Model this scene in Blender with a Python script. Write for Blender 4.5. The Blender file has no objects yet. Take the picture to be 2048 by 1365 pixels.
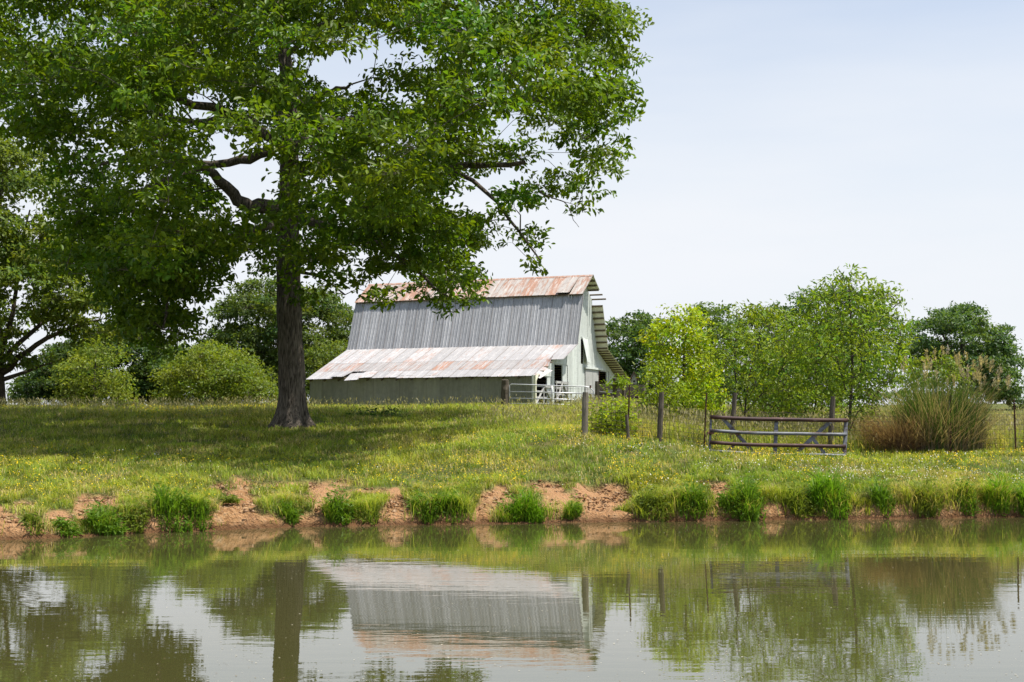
import bpy, math, random
import numpy as np
from math import radians, sin, cos, pi
from mathutils import Vector, Matrix

rng = np.random.default_rng(7)
random.seed(7)
S = bpy.context.scene
C = S.collection

# ------------------------------------------------------------------ camera, light, exposure
F = 2844.0            # focal length in pixels of a 2048 wide picture (50 mm on full frame)
HC = 2.41             # camera height above the pond
PITCH = math.atan((855 - 682.5) / F)
CP, SP = cos(PITCH), sin(PITCH)
cam_d = bpy.data.cameras.new('camera'); cam = bpy.data.objects.new('camera', cam_d); C.objects.link(cam)
cam.location = (0, 0, HC); cam.rotation_euler = (pi / 2 + PITCH, 0, 0)
cam_d.sensor_width = 36; cam_d.lens = F / 2048 * 36; cam_d.clip_end = 6000; cam_d.clip_start = 0.1
S.camera = cam

SUN_AZ, SUN_EL = radians(102), radians(66)     # azimuth clockwise from +Y
w = bpy.data.worlds.new('World'); S.world = w; w.use_nodes = True
nt = w.node_tree; bg = nt.nodes['Background']
sky = nt.nodes.new('ShaderNodeTexSky'); sky.sky_type = 'NISHITA'; sky.sun_disc = False
sky.sun_elevation = SUN_EL; sky.sun_rotation = SUN_AZ; sky.air_density = 1.0; sky.dust_density = 1.6; sky.ozone_density = 1.4
tc = nt.nodes.new('ShaderNodeTexCoord'); sx = nt.nodes.new('ShaderNodeSeparateXYZ')
nt.links.new(tc.outputs['Generated'], sx.inputs[0])
mp = nt.nodes.new('ShaderNodeMapping'); mp.inputs['Scale'].default_value = (1.6, 1.6, 9.0); mp.inputs['Location'].default_value = (0.3, 0.1, 0.0)
nz = nt.nodes.new('ShaderNodeTexNoise'); nz.inputs['Scale'].default_value = 1.3; nz.inputs['Detail'].default_value = 5; nz.inputs['Roughness'].default_value = 0.5
nt.links.new(tc.outputs['Generated'], mp.inputs[0]); nt.links.new(mp.outputs[0], nz.inputs['Vector'])
mr = nt.nodes.new('ShaderNodeMapRange'); mr.inputs['From Min'].default_value = 0.12; mr.inputs['From Max'].default_value = 0.46
mr.inputs['To Min'].default_value = 0.93; mr.inputs['To Max'].default_value = 0.04
nt.links.new(sx.outputs['Z'], mr.inputs['Value'])
nm = nt.nodes.new('ShaderNodeMath'); nm.operation = 'MULTIPLY_ADD'; nm.inputs[1].default_value = 0.75; nm.inputs[2].default_value = -0.36
nt.links.new(nz.outputs['Fac'], nm.inputs[0])
ad = nt.nodes.new('ShaderNodeMath'); ad.operation = 'ADD'; ad.use_clamp = True
nt.links.new(mr.outputs[0], ad.inputs[0]); nt.links.new(nm.outputs[0], ad.inputs[1])
SKY_STRENGTH = 0.125
mixc = nt.nodes.new('ShaderNodeMix'); mixc.data_type = 'RGBA'
nt.links.new(ad.outputs[0], mixc.inputs['Factor']); nt.links.new(sky.outputs[0], mixc.inputs['A'])
mixc.inputs['B'].default_value = (0.635 / SKY_STRENGTH, 0.655 / SKY_STRENGTH, 0.690 / SKY_STRENGTH, 1)   # thin milky cloud
nt.links.new(mixc.outputs['Result'], bg.inputs['Color']); bg.inputs['Strength'].default_value = SKY_STRENGTH
sl = bpy.data.lights.new('sun', 'SUN'); sl.energy = 5.0; sl.angle = radians(0.55); sl.color = (1.0, 0.95, 0.87)
so = bpy.data.objects.new('sun', sl); C.objects.link(so); so.location = (40, 20, 80)
sd = Vector((cos(SUN_EL) * sin(SUN_AZ), cos(SUN_EL) * cos(SUN_AZ), sin(SUN_EL)))
so.rotation_euler = sd.to_track_quat('Z', 'Y').to_euler()
S.view_settings.view_transform = 'Standard'; S.view_settings.look = 'None'
S.view_settings.exposure = 0.5; S.view_settings.gamma = 1.0; S.view_settings.use_curve_mapping = False
S.cycles.max_bounces = 8; S.cycles.transparent_max_bounces = 4
S.cycles.diffuse_bounces = 3; S.cycles.glossy_bounces = 3; S.cycles.transmission_bounces = 4

# ------------------------------------------------------------------ helpers
def at(px, py, Y):
    """World point seen at pixel (px, py) of the photograph, at distance Y in front of the camera."""
    u = (px - 1024) / F; v = (682.5 - py) / F
    d = np.array([u, CP - v * SP, SP + v * CP])
    return np.array([0, 0, HC]) + d * (Y / d[1])

def ats(px, py, Y):
    px, py, Y = map(np.asarray, (px, py, Y))
    u = (px - 1024) / F; v = (682.5 - py) / F
    dy = CP - v * SP; dz = SP + v * CP
    return np.stack([u * Y / dy, Y + 0 * u, HC + dz * Y / dy], -1)

def to_px(P):
    X, Y, Z = P[..., 0], P[..., 1], P[..., 2] - HC
    d = Y * CP + Z * SP
    return 1024 + F * X / d, 682.5 - F * (-Y * SP + Z * CP) / d

def tag(o, label=None, cat=None, group=None, kind=None):
    if label: o['label'] = label
    if cat: o['category'] = cat
    if group: o['group'] = group
    if kind: o['kind'] = kind
    return o

def empty(name, loc=(0, 0, 0), rz=0.0):
    o = bpy.data.objects.new(name, None); C.objects.link(o)
    o.location = loc; o.rotation_euler = (0, 0, rz); o.empty_display_size = 0.3
    return o

def link(name, me, mat=None, parent=None, world=False):
    o = bpy.data.objects.new(name, me); C.objects.link(o)
    if mat is not None and not me.materials: me.materials.append(mat)
    if parent is not None:
        o.parent = parent
        if world:   # vertices are in world coordinates: undo the parent's place
            o.matrix_parent_inverse = (Matrix.Translation(parent.location) @ parent.rotation_euler.to_matrix().to_4x4()).inverted()
    return o

def np_mesh(name, V, faces, col=None, smooth=False, attrs=None):
    V = np.asarray(V, np.float32)
    me = bpy.data.meshes.new(name)
    me.vertices.add(len(V)); me.vertices.foreach_set('co', V.ravel())
    faces = [np.asarray(f, np.int32) for f in faces if len(f)]
    nl = sum(f.size for f in faces); nf = sum(len(f) for f in faces)
    me.loops.add(nl); me.loops.foreach_set('vertex_index', np.concatenate([f.ravel() for f in faces]))
    me.polygons.add(nf)
    tot = np.concatenate([np.full(len(f), f.shape[1], np.int32) for f in faces])
    st = np.concatenate([[0], np.cumsum(tot)[:-1]]).astype(np.int32)
    me.polygons.foreach_set('loop_start', st)
    if smooth: me.polygons.foreach_set('use_smooth', np.ones(nf, bool))
    if col is not None:
        a = me.attributes.new('col', 'FLOAT_COLOR', 'POINT')
        cc = np.ones((len(V), 4), np.float32); cc[:, :3] = col
        a.data.foreach_set('color', cc.ravel())
    for k, v in (attrs or {}).items():
        a = me.attributes.new(k, 'FLOAT', 'POINT'); a.data.foreach_set('value', np.asarray(v, np.float32))
    me.update(calc_edges=True)
    return me

class MB:
    """Collects boxes, bars and tubes into one mesh."""
    def __init__(s): s.v = []; s.f = []
    def box(s, lo, hi):
        b = len(s.v)
        for z in (lo[2], hi[2]):
            for x, y in ((lo[0], lo[1]), (hi[0], lo[1]), (hi[0], hi[1]), (lo[0], hi[1])): s.v.append((x, y, z))
        s.f += [(b, b+3, b+2, b+1), (b+4, b+5, b+6, b+7)] + [(b+i, b+(i+1) % 4, b+4+(i+1) % 4, b+4+i) for i in range(4)]
        return s
    def bar(s, p, q, w, t, up=(0, 0, 1)):
        p, q = Vector(p), Vector(q); d = (q - p).normalized(); up = Vector(up)
        a = d.cross(up)
        if a.length < 1e-4: a = d.cross(Vector((1, 0, 0)))
        a.normalize(); c = a.cross(d)
        b = len(s.v)
        for e in (p, q):
            for i, j in ((-1, -1), (1, -1), (1, 1), (-1, 1)): s.v.append(tuple(e + a * (i * t / 2) + c * (j * w / 2)))
        s.f += [(b, b+3, b+2, b+1), (b+4, b+5, b+6, b+7)] + [(b+i, b+(i+1) % 4, b+4+(i+1) % 4, b+4+i) for i in range(4)]
        return s
    def tube(s, path, rad, n=10, jag=0.0):
        path = [Vector(p) for p in path]
        if not hasattr(rad, '__len__'): rad = [rad] * len(path)
        b0 = len(s.v); ref = None
        for i, p in enumerate(path):
            d = (path[min(i+1, len(path)-1)] - path[max(i-1, 0)]).normalized()
            if ref is None: ref = d.cross(Vector((0.31, 0.9, 0.2))).normalized()
            a = (ref - d * ref.dot(d)).normalized(); ref = a; c = d.cross(a)
            for k in range(n):
                th = 2 * pi * k / n; r = rad[i] * (1 + jag * (random.random() - .5))
                s.v.append(tuple(p + a * (r * cos(th)) + c * (r * sin(th))))
        for i in range(len(path) - 1):
            for k in range(n):
                k2 = (k + 1) % n
                s.f.append((b0+i*n+k, b0+i*n+k2, b0+(i+1)*n+k2, b0+(i+1)*n+k))
        s.f.append(tuple(b0 + k for k in reversed(range(n)))); s.f.append(tuple(b0+(len(path)-1)*n+k for k in range(n)))
        return s
    def poly(s, pts): b = len(s.v); s.v += [tuple(p) for p in pts]; s.f.append(tuple(range(b, b+len(pts)))); return s
    def mesh(s, name, smooth=False):
        me = bpy.data.meshes.new(name); me.from_pydata(s.v, [], s.f); me.update()
        if smooth: me.polygons.foreach_set('use_smooth', [True] * len(me.polygons))
        return me
    def build(s, name, mat, parent=None, world=False, smooth=False):
        return link(name, s.mesh(name, smooth), mat, parent, world)

# ------------------------------------------------------------------ materials
class NT:
    def __init__(s, name):
        s.m = bpy.data.materials.new(name); s.m.use_nodes = True; s.t = s.m.node_tree
        s.b = s.t.nodes['Principled BSDF']; s.out = s.t.nodes['Material Output']
    def n(s, typ, **kw):
        nd = s.t.nodes.new('ShaderNode' + typ)
        for k, v in kw.items():
            if k.startswith('i_'): nd.inputs[k[2:].replace('_', ' ')].default_value = v
            else: setattr(nd, k, v)
        return nd
    def l(s, a, b): s.t.links.new(a, b)
    def noise(s, scale, detail=4, rough=0.55, vec=None, map_scale=None, coord='Object', dist=0.0):
        tcn = s.n('TexCoord'); v = tcn.outputs[coord]
        if map_scale:
            m = s.n('Mapping'); m.inputs['Scale'].default_value = map_scale; s.l(v, m.inputs[0]); v = m.outputs[0]
        nn = s.n('TexNoise'); nn.inputs['Scale'].default_value = scale; nn.inputs['Detail'].default_value = detail
        nn.inputs['Roughness'].default_value = rough; nn.inputs['Distortion'].default_value = dist
        s.l(v, nn.inputs['Vector']); return nn.outputs['Fac']
    def ramp(s, fac, stops):
        r = s.n('ValToRGB'); e = r.color_ramp.elements
        while len(e) < len(stops): e.new(0.5)
        for i, (p, c) in enumerate(stops): e[i].position = p; e[i].color = (*c, 1) if len(c) == 3 else c
        s.l(fac, r.inputs[0]); return r.outputs[0]
    def mix(s, fac, a, b, mode='MIX'):
        m = s.n('Mix', data_type='RGBA', blend_type=mode)
        for k, v in (('Factor', fac), ('A', a), ('B', b)):
            if isinstance(v, (int, float)): m.inputs[k].default_value = v
            elif isinstance(v, tuple): m.inputs[k].default_value = (*v, 1) if len(v) == 3 else v
            else: s.l(v, m.inputs[k])
        return m.outputs['Result']
    def math(s, op, a, b=None, clamp=False):
        m = s.n('Math', operation=op, use_clamp=clamp)
        for i, v in enumerate((a, b)):
            if v is None: continue
            if isinstance(v, (int, float)): m.inputs[i].default_value = v
            else: s.l(v, m.inputs[i])
        return m.outputs[0]
    def bump(s, h, strength=0.5, dist=0.02):
        b = s.n('Bump'); b.inputs['Strength'].default_value = strength; b.inputs['Distance'].default_value = dist
        s.l(h, b.inputs['Height']); s.l(b.outputs[0], s.b.inputs['Normal'])
    def rand(s): return s.n('ObjectInfo').outputs['Random']
    def done(s, col=None, rough=0.7, metal=0.0, spec=0.4):
        if col is not None:
            if isinstance(col, tuple): s.b.inputs['Base Color'].default_value = (*col, 1)
            else: s.l(col, s.b.inputs['Base Color'])
        s.b.inputs['Roughness'].default_value = rough; s.b.inputs['Metallic'].default_value = metal
        s.b.inputs['Specular IOR Level'].default_value = spec
        return s.m

M = {}
def leaf_material(name, trans=0.44, gloss=0.22, rough=0.42, tint=(1.5, 1.45, 0.45)):
    q = NT(name)
    a = q.n('Attribute', attribute_name='col')
    q.l(a.outputs['Color'], q.b.inputs['Base Color']); q.b.inputs['Roughness'].default_value = rough
    q.b.inputs['Specular IOR Level'].default_value = gloss
    tr = q.n('BsdfTranslucent'); q.l(q.mix(1.0, a.outputs['Color'], tint, 'MULTIPLY'), tr.inputs['Color'])
    ms = q.n('MixShader'); ms.inputs[0].default_value = trans
    q.l(q.b.outputs[0], ms.inputs[1]); q.l(tr.outputs[0], ms.inputs[2]); q.l(ms.outputs[0], q.out.inputs['Surface'])
    return q.m
M['leaf'] = leaf_material('leaf')
M['grass'] = leaf_material('grass_blade', 0.45, 0.25, 0.55, (1.3, 1.3, 0.6))
M['flower'] = leaf_material('flower', 0.25, 0.1, 0.7, (1, 1, 1))

def bark(name, dark, light, s=1.0):
    q = NT(name)
    n1 = q.noise(3.5 * s, 6, 0.6, map_scale=(6, 6, 0.7), dist=0.6); n2 = q.noise(1.2 * s, 3)
    c = q.ramp(n1, [(0.35, dark), (0.62, light)])
    c = q.mix(q.math('MULTIPLY', n2, 0.5), c, tuple(x * 0.6 for x in dark))
    q.bump(n1, 1.0, 0.09); return q.done(c, 0.92, spec=0.15)
M['oak_bark'] = bark('oak_bark', (0.034, 0.028, 0.022), (0.25, 0.21, 0.17))
M['bark'] = bark('grey_bark', (0.05, 0.04, 0.03), (0.17, 0.14, 0.11), 1.5)

def wood(name, a, b):
    q = NT(name)
    n1 = q.noise(4, 6, 0.65, map_scale=(8, 8, 0.8), dist=0.8); n2 = q.noise(1.3, 3)
    c = q.mix(n2, q.ramp(n1, [(0.3, a), (0.7, b)]), q.ramp(n1, [(0.3, tuple(x * .6 for x in a)), (0.7, a)]))
    q.bump(n1, 0.7, 0.02); return q.done(c, 0.88, spec=0.2)
M['post'] = wood('weathered_post_wood', (0.07, 0.055, 0.04), (0.22, 0.19, 0.15))
M['post_light'] = wood('pale_weathered_wood', (0.14, 0.12, 0.09), (0.34, 0.30, 0.24))
M['board'] = wood('old_board_wood', (0.09, 0.075, 0.06), (0.26, 0.22, 0.18))
M['lumber'] = wood('barn_lumber', (0.11, 0.085, 0.055), (0.28, 0.22, 0.15))
M['white_board'] = wood('worn_white_board', (0.34, 0.34, 0.32), (0.62, 0.62, 0.6))

def sheet_metal(name, base, base2, rust_lo, rust_hi, rust_col=(0.235, 0.100, 0.047), rough=0.5, streak=(3, 3, 0.6), metal=0.0, scale=1.0, rand=0.16, seam=0.0):
    """Weathered sheet: two greys, long streaks down the slope, rust where the noise passes a threshold."""
    q = NT(name)
    tcn = q.n('TexCoord'); oi = q.n('ObjectInfo')
    off = q.n('VectorMath', operation='MULTIPLY_ADD'); off.inputs[1].default_value = (37, 19, 53)
    cmb = q.n('CombineXYZ')
    for i in range(3): q.l(oi.outputs['Random'], cmb.inputs[i])
    q.l(cmb.outputs[0], off.inputs[0]); q.l(tcn.outputs['Object'], off.inputs[2])
    def noise(sc, det, ms, ro=0.6):
        m = q.n('Mapping'); m.inputs['Scale'].default_value = ms; q.l(off.outputs[0], m.inputs[0])
        nn = q.n('TexNoise'); nn.inputs['Scale'].default_value = sc; nn.inputs['Detail'].default_value = det; nn.inputs['Roughness'].default_value = ro
        q.l(m.outputs[0], nn.inputs['Vector']); return nn.outputs['Fac']
    n1 = noise(1.6 * scale, 5, streak); n2 = noise(4 * scale, 5, (1, 1, 1)); n3 = noise(2.2 * scale, 6, (streak[0] * .8, streak[1] * .5, streak[2]), 0.68)
    c = q.mix(q.ramp(n1, [(0.28, (0, 0, 0)), (0.72, (1, 1, 1))]), base, base2)
    c = q.mix(q.ramp(n2, [(0.45, (0, 0, 0)), (0.75, (0.5, 0.5, 0.5))]), c, tuple(x * 0.72 for x in base))
    r = q.math('ADD', n3, q.math('MULTIPLY', q.math('SUBTRACT', oi.outputs['Random'], 0.5), rand))
    rf = q.ramp(r, [(rust_lo, (0, 0, 0)), (rust_hi, (0.78, 0.78, 0.78))])
    rc = q.mix(n2, rust_col, tuple(min(1, x * 1.7) for x in rust_col))
    c = q.mix(rf, c, rc)
    if seam:
        sx_ = q.n('SeparateXYZ'); q.l(tcn.outputs['Object'], sx_.inputs[0]); sm_ = q.math('LESS_THAN', sx_.outputs['X'], 0.035)
        c = q.mix(q.math('MULTIPLY', sm_, seam), c, (0.13, 0.105, 0.09))
    bright = q.n('HueSaturation'); q.l(c, bright.inputs['Color'])
    q.l(q.math('ADD', 0.86, q.math('MULTIPLY', oi.outputs['Random'], 0.28)), bright.inputs['Value'])
    q.bump(n2, 0.25, 0.01)
    return q.done(bright.outputs[0], rough, metal, 0.4)
M['top_roof'] = sheet_metal('rusty_white_roof_sheet', (0.42, 0.38, 0.34), (0.52, 0.49, 0.45), 0.41, 0.58, streak=(3.0, 1.0, 1), rand=0.22, seam=0.55)
M['side_roof'] = sheet_metal('grey_galvanised_sheet', (0.315, 0.325, 0.35), (0.49, 0.49, 0.50), 0.72, 0.95, (0.26, 0.2, 0.16), streak=(5, 0.45, 1), scale=1.2, seam=0.55)
M['low_roof'] = sheet_metal('bright_roof_sheet', (0.36, 0.35, 0.35), (0.455, 0.445, 0.445), 0.58, 0.80, streak=(2.5, 1.0, 2.5), rand=0.2, seam=0.55)
M['low_roof_rust'] = sheet_metal('rust_streaked_roof_sheet', (0.35, 0.33, 0.32), (0.44, 0.425, 0.42), 0.47, 0.64, streak=(4.5, 0.8, 2.5), rand=0.2, seam=0.55)
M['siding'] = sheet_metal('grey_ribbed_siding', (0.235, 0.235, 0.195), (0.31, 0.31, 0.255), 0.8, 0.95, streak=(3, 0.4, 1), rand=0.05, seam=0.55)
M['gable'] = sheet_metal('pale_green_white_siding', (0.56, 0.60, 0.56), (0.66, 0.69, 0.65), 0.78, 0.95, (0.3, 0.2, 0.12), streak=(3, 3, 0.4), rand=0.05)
M['soffit'] = sheet_metal('cream_roof_sheet', (0.66, 0.64, 0.46), (0.75, 0.73, 0.56), 0.78, 0.9, streak=(2, 2, 2))
M['dark'] = NT('painted_shade').done((0.03, 0.025, 0.02), 0.95, spec=0.1)  # near-black colour stands for the unlit inside of loft and birdhouse
q = NT('galvanised_tube'); M['galv'] = q.done(q.ramp(q.noise(3, 4), [(0.35, (0.42, 0.43, 0.45)), (0.7, (0.62, 0.63, 0.65))]), 0.38, 0.55)
q = NT('rusty_gate_rail'); M['gate_rust'] = q.done(q.ramp(q.noise(1.7, 7, 0.68, map_scale=(0.8, 3, 3)), [(0.40, (0.032, 0.015, 0.013)), (0.58, (0.075, 0.032, 0.026)), (0.70, (0.22, 0.15, 0.14))]), 0.6, 0.1)
q = NT('grey_gate_rail'); M['gate_grey'] = q.done(q.ramp(q.noise(1.5, 7, 0.68, map_scale=(1, 3, 3)), [(0.40, (0.055, 0.028, 0.024)), (0.50, (0.12, 0.125, 0.135)), (0.72, (0.21, 0.22, 0.24))]), 0.55, 0.2)
q = NT('rusted_steel'); M['rust'] = q.done(q.ramp(q.noise(6, 5), [(0.35, (0.045, 0.02, 0.016)), (0.7, (0.14, 0.055, 0.035))]), 0.75)
q = NT('old_wire'); M['wire'] = q.done((0.055, 0.042, 0.036), 0.7, 0.1)
q = NT('stone'); M['stone'] = q.done(q.mix(q.rand(), q.ramp(q.noise(2, 4), [(0.3, (0.30, 0.16, 0.08)), (0.7, (0.52, 0.36, 0.22))]), (0.4, 0.3, 0.2)), 0.9)

# ------------------------------------------------------------------ terrain
def vnoise(x, y, seed=0):
    """Smooth value noise, vectorised."""
    x = np.asarray(x, float); y = np.asarray(y, float)
    def h(i, j):
        n = (i * 374761393 + j * 668265263 + seed * 1442695041) & 0xFFFFFFFF
        n = ((n ^ (n >> 13)) * 1274126177) & 0xFFFFFFFF
        return ((n ^ (n >> 16)) & 0xFFFF) / 65535.0
    xi = np.floor(x).astype(np.int64); yi = np.floor(y).astype(np.int64); fx = x - xi; fy = y - yi
    fx = fx * fx * (3 - 2 * fx); fy = fy * fy * (3 - 2 * fy)
    return (h(xi, yi) * (1-fx) + h(xi+1, yi) * fx) * (1-fy) + (h(xi, yi+1) * (1-fx) + h(xi+1, yi+1) * fx) * fy
def fbm(x, y, seed=0, o=4):
    s = 0; a = 0.5
    for k in range(o): s = s + a * vnoise(x * 2**k, y * 2**k, seed + k); a *= 0.5
    return s / (1 - 0.5**o)
def sstep(a, b, x): t = np.clip((x - a) / (b - a), 0, 1); return t * t * (3 - 2 * t)

SHX = [-90, -45, -25, -14, -11, -8.8, -5.4, 0.3, 6.2, 13.9, 25, 40, 60, 90]
SHY = [-20, 15, 25.5, 29.3, 30.5, 32.2, 34.6, 36.0, 37.0, 38.4, 40, 37, 20, -20]
def shore(X): return np.interp(X, SHX, SHY) + (fbm(np.asarray(X) * 0.7, 0 * np.asarray(X), 3) - .5) * 0.5
TP = []
def tp(px, py, Y): TP.append(tuple(at(px, py, Y)))
for px in (-200, 0, 300):
    o = (px + 200) / 500 * 1.5
    for py, Y in ((1003, 33 + o), (955, 38 + o * .7), (905, 46), (852, 60), (826, 74), (821, 84)): tp(px, py, Y)
for py, Y in ((980, 37.5), (930, 42), (858, 59.6), (822, 74), (816, 82)): tp(585, py, Y)
for py, Y in ((972, 38.8), (905, 46), (852, 60), (823, 72), (816, 80)): tp(800, py, Y)
for py, Y in ((968, 39.0), (905, 43), (872, 45.2), (834, 64), (815, 76), (815, 84)): tp(1130, py, Y)
for py, Y in ((960, 39.8), (912, 45), (886, 55), (843, 75), (822, 95)): tp(1550, py, Y)
for py, Y in ((958, 41), (908, 46), (868, 70), (828, 110), (808, 150)): tp(2048, py, Y)
for py, Y in ((958, 42), (908, 47), (868, 72), (828, 115), (808, 155)): tp(2400, py, Y)
TP += [(-60, 50, 1.9), (-60, 90, 3.6), (-60, 140, 3.4), (-20, 140, 3.5), (5, 105, 3.5), (5, 140, 3.6), (-150, 60, 2.2), (-150, 200, 3.5), (0, 250, 4), (-200, 500, 4), (200, 60, 2.5), (60, 45, 1.5),
       (60, 240, 5.5), (200, 300, 6), (0, 500, 4.5), (250, 600, 6), (-40, 35, 1.2), (40, 42, 1.2)]
TP = np.array(TP)
def tps_k(r2): return np.where(r2 > 0, 0.5 * r2 * np.log(r2 + 1e-12), 0)
def _fit():
    P = TP[:, :2] / 50; n = len(P)
    K = tps_k(((P[:, None] - P[None]) ** 2).sum(-1)) + np.eye(n) * 2e-4
    Q = np.c_[np.ones(n), P]; A = np.block([[K, Q], [Q.T, np.zeros((3, 3))]])
    return P, np.linalg.solve(A, np.r_[TP[:, 2], 0, 0, 0])
_P, _W = _fit()
def inland(X, Y):
    sh = np.shape(X); x = np.ravel(X) / 50; y = np.ravel(Y) / 50; out = np.zeros(len(x))
    for i in range(0, len(x), 40000):
        a, b = x[i:i+40000], y[i:i+40000]
        r2 = (a[:, None] - _P[None, :, 0]) ** 2 + (b[:, None] - _P[None, :, 1]) ** 2
        out[i:i+40000] = tps_k(r2) @ _W[:-3] + _W[-3] + _W[-2] * a + _W[-1] * b
    return np.clip(out, 0.5, 7.0).reshape(sh)
CLAY = [(35, 1050, 85, 34), (120, 1035, 40, 28), (200, 1002, 62, 17), (165, 1025, 30, 25), (300, 1052, 20, 16), (480, 1003, 55, 45), (500, 1036, 85, 22), (435, 975, 22, 12), (650, 1000, 62, 36),
        (625, 1035, 45, 22), (795, 1012, 34, 38), (760, 983, 110, 9), (600, 968, 110, 7), (965, 1030, 34, 26), (1000, 995, 40, 22), (1090, 975, 52, 16), (1112, 1005, 36, 44), (1205, 1010, 72, 40), (1190, 985, 70, 18),
        (1440, 990, 26, 30), (1420, 968, 50, 8), (1545, 1024, 26, 14), (1895, 1031, 46, 7), (40, 1010, 40, 10)]
def clay_amount(P):
    px, py = to_px(P); n = fbm(P[..., 0] * 1.8, P[..., 1] * 1.8, 11) - .5; out = np.zeros(px.shape)
    for cx, cy, rx, ry in CLAY:
        d = np.hypot((px - cx) / rx, (py - cy) / ry); out = np.maximum(out, sstep(1.12, 0.72, d + n * 1.5))
    return out * (P[..., 1] > 20)
def height(X, Y, detail=True):
    s = Y - shore(X); T = inland(X, Y)
    n1 = fbm(X * 0.45, Y * 0.45, 21); slope = 0.22 + 0.55 * sstep(0.3, 0.75, fbm(X * 0.35 + 9, Y * 0.12, 5))
    bank = s * slope + 0.28 * sstep(0.0, 0.25, s) * sstep(.35, .65, n1) + 0.02
    T = T + (n1 - .5) * 0.22 * sstep(1, 5, s) + (fbm(X * 1.7, Y * 1.7, 31) - .5) * 0.10 * sstep(0.3, 2, s)
    k = 0.12; h = np.clip(0.5 + 0.5 * (bank - T) / k, 0, 1); z = bank * (1 - h) + T * h - k * h * (1 - h)
    z = np.where(s < 0, np.maximum(s * 0.3, -0.9), z)
    near = np.clip((2.5 - Y) * 0.35, -2, 0.8) * 1.0
    return np.where(Y < 12, np.maximum(z, near), z)
def axis(fine0, fine1, step, far0, far1, g=1.13):
    a = list(np.arange(fine0, fine1, step)); st = step; x = a[-1]
    while x < far1: st *= g; x += st; a.append(x)
    st = step; x = a[0]; b = []
    while x > far0: st *= g; x -= st; b.append(x)
    return np.array(b[::-1] + a)
gx = axis(-17, 18.5, 0.095, -1500, 1500); gy = np.unique(np.r_[axis(29, 42.5, 0.085, -60, 43), np.arange(42.5, 47, .2), np.arange(47, 100, 0.6), axis(100, 104, 2.0, 99, 2500)])
GX, GY = np.meshgrid(gx, gy); GZ = height(GX, GY)
GP = np.stack([GX, GY, GZ], -1); GC = clay_amount(GP)
GS = GY - shore(GX)
zone = (GS > 0.05) & (GY < 44)
rough_c = (fbm(GX * 2.2, GY * 2.2, 41, 5) - .5) * 0.42 - 0.12 + (np.abs(fbm(GX * 5.5, GY * 5.5, 43, 3) - .5) - .12) * .28
mudline = np.clip(GC + sstep(0.42, 0.12, GS + (fbm(GX * 2, GY * 2, 51) - .5) * .5) * (GS > -1), 0, 1)
GZ = np.where(zone, GZ + np.maximum(GC, .7 * mudline) * rough_c * sstep(0.05, .45, GS), GZ); GP[..., 2] = GZ
ny, nx = GX.shape; idx = np.arange(ny * nx).reshape(ny, nx)
gf = np.stack([idx[:-1, :-1], idx[:-1, 1:], idx[1:, 1:], idx[1:, :-1]], -1).reshape(-1, 4)
mudline = np.clip(GC + sstep(0.42, 0.12, GS + (fbm(GX * 2, GY * 2, 51) - .5) * .5) * (GS > -1), 0, 1)
q = NT('ground')
ca = q.math('ADD', q.n('Attribute', attribute_name='clay').outputs['Fac'], q.math('MULTIPLY', q.math('SUBTRACT', q.noise(7, 4), 0.5), 0.5), clamp=True)
g1 = q.noise(0.35, 5); g2 = q.noise(5, 5); g3 = q.noise(1.3, 4); g4 = q.noise(16, 4)
soil = q.mix(q.ramp(g3, [(0.42, (0, 0, 0)), (0.64, (1, 1, 1))]), (0.10, 0.14, 0.03), (0.15, 0.135, 0.05))
clayc = q.ramp(g2, [(0.28, (0.11, 0.05, 0.022)), (0.5, (0.345, 0.185, 0.078)), (0.75, (0.50, 0.345, 0.20))])
clayc = q.mix(q.ramp(g1, [(0.4, (0, 0, 0)), (0.6, (1, 1, 1))]), clayc, q.mix(g4, (0.44, 0.20, 0.075), (0.36, 0.25, 0.15)))
gc = q.mix(ca, soil, clayc)
geo = q.n('NewGeometry'); sp = q.n('SeparateXYZ'); q.l(geo.outputs['Position'], sp.inputs[0])
wet = q.n('MapRange'); wet.inputs['From Min'].default_value = 0.05; wet.inputs['From Max'].default_value = 0.20; wet.inputs['To Min'].default_value = 1; wet.inputs['To Max'].default_value = 0
q.l(sp.outputs['Z'], wet.inputs['Value']); gc = q.mix(wet.outputs[0], gc, q.mix(1.0, gc, (0.36, 0.33, 0.30), 'MULTIPLY'))
q.bump(q.math('ADD', g2, g4), 1.0, 0.12); M['ground'] = q.done(gc, 0.92, spec=0.15)
ground = link('ground', np_mesh('ground', GP.reshape(-1, 3), [gf], smooth=True, attrs={'clay': mudline.ravel()}), M['ground']); tag(ground, kind='structure')

# water ------------------------------------------------------------------------------------
q = NT('pond_water')
q.b.inputs['IOR'].default_value = 1.9
r1 = q.noise(1.0, 3, 0.5, map_scale=(0.55, 2.2, 1)); r2 = q.noise(1.0, 2, 0.5, map_scale=(4, 9, 1)); r3 = q.noise(0.12, 2)
hgt = q.math('ADD', q.math('MULTIPLY', r1, q.math('ADD', 0.25, q.math('MULTIPLY', r3, 1.4))), q.math('MULTIPLY', r2, 0.16))
q.bump(hgt, 0.10, 0.022)
murk = q.mix(q.noise(0.3, 3), (0.055, 0.054, 0.017), (0.068, 0.063, 0.022))
M['water'] = q.done(murk, 0.012, spec=0.5)
wx = np.array([-85, 85]); me = np_mesh('pond_water', [(-85, -15, 0), (85, -15, 0), (85, 45, 0), (-85, 45, 0)], [[(0, 1, 2, 3)]])
tag(link('pond_water', me, M['water']), kind='structure')
n = 5200; fy = 11 + 27 * rng.random(n) ** 1.1; fx = (rng.random(n) - .5) * 0.8 * fy + (rng.random(n) - .5) * 2
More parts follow.
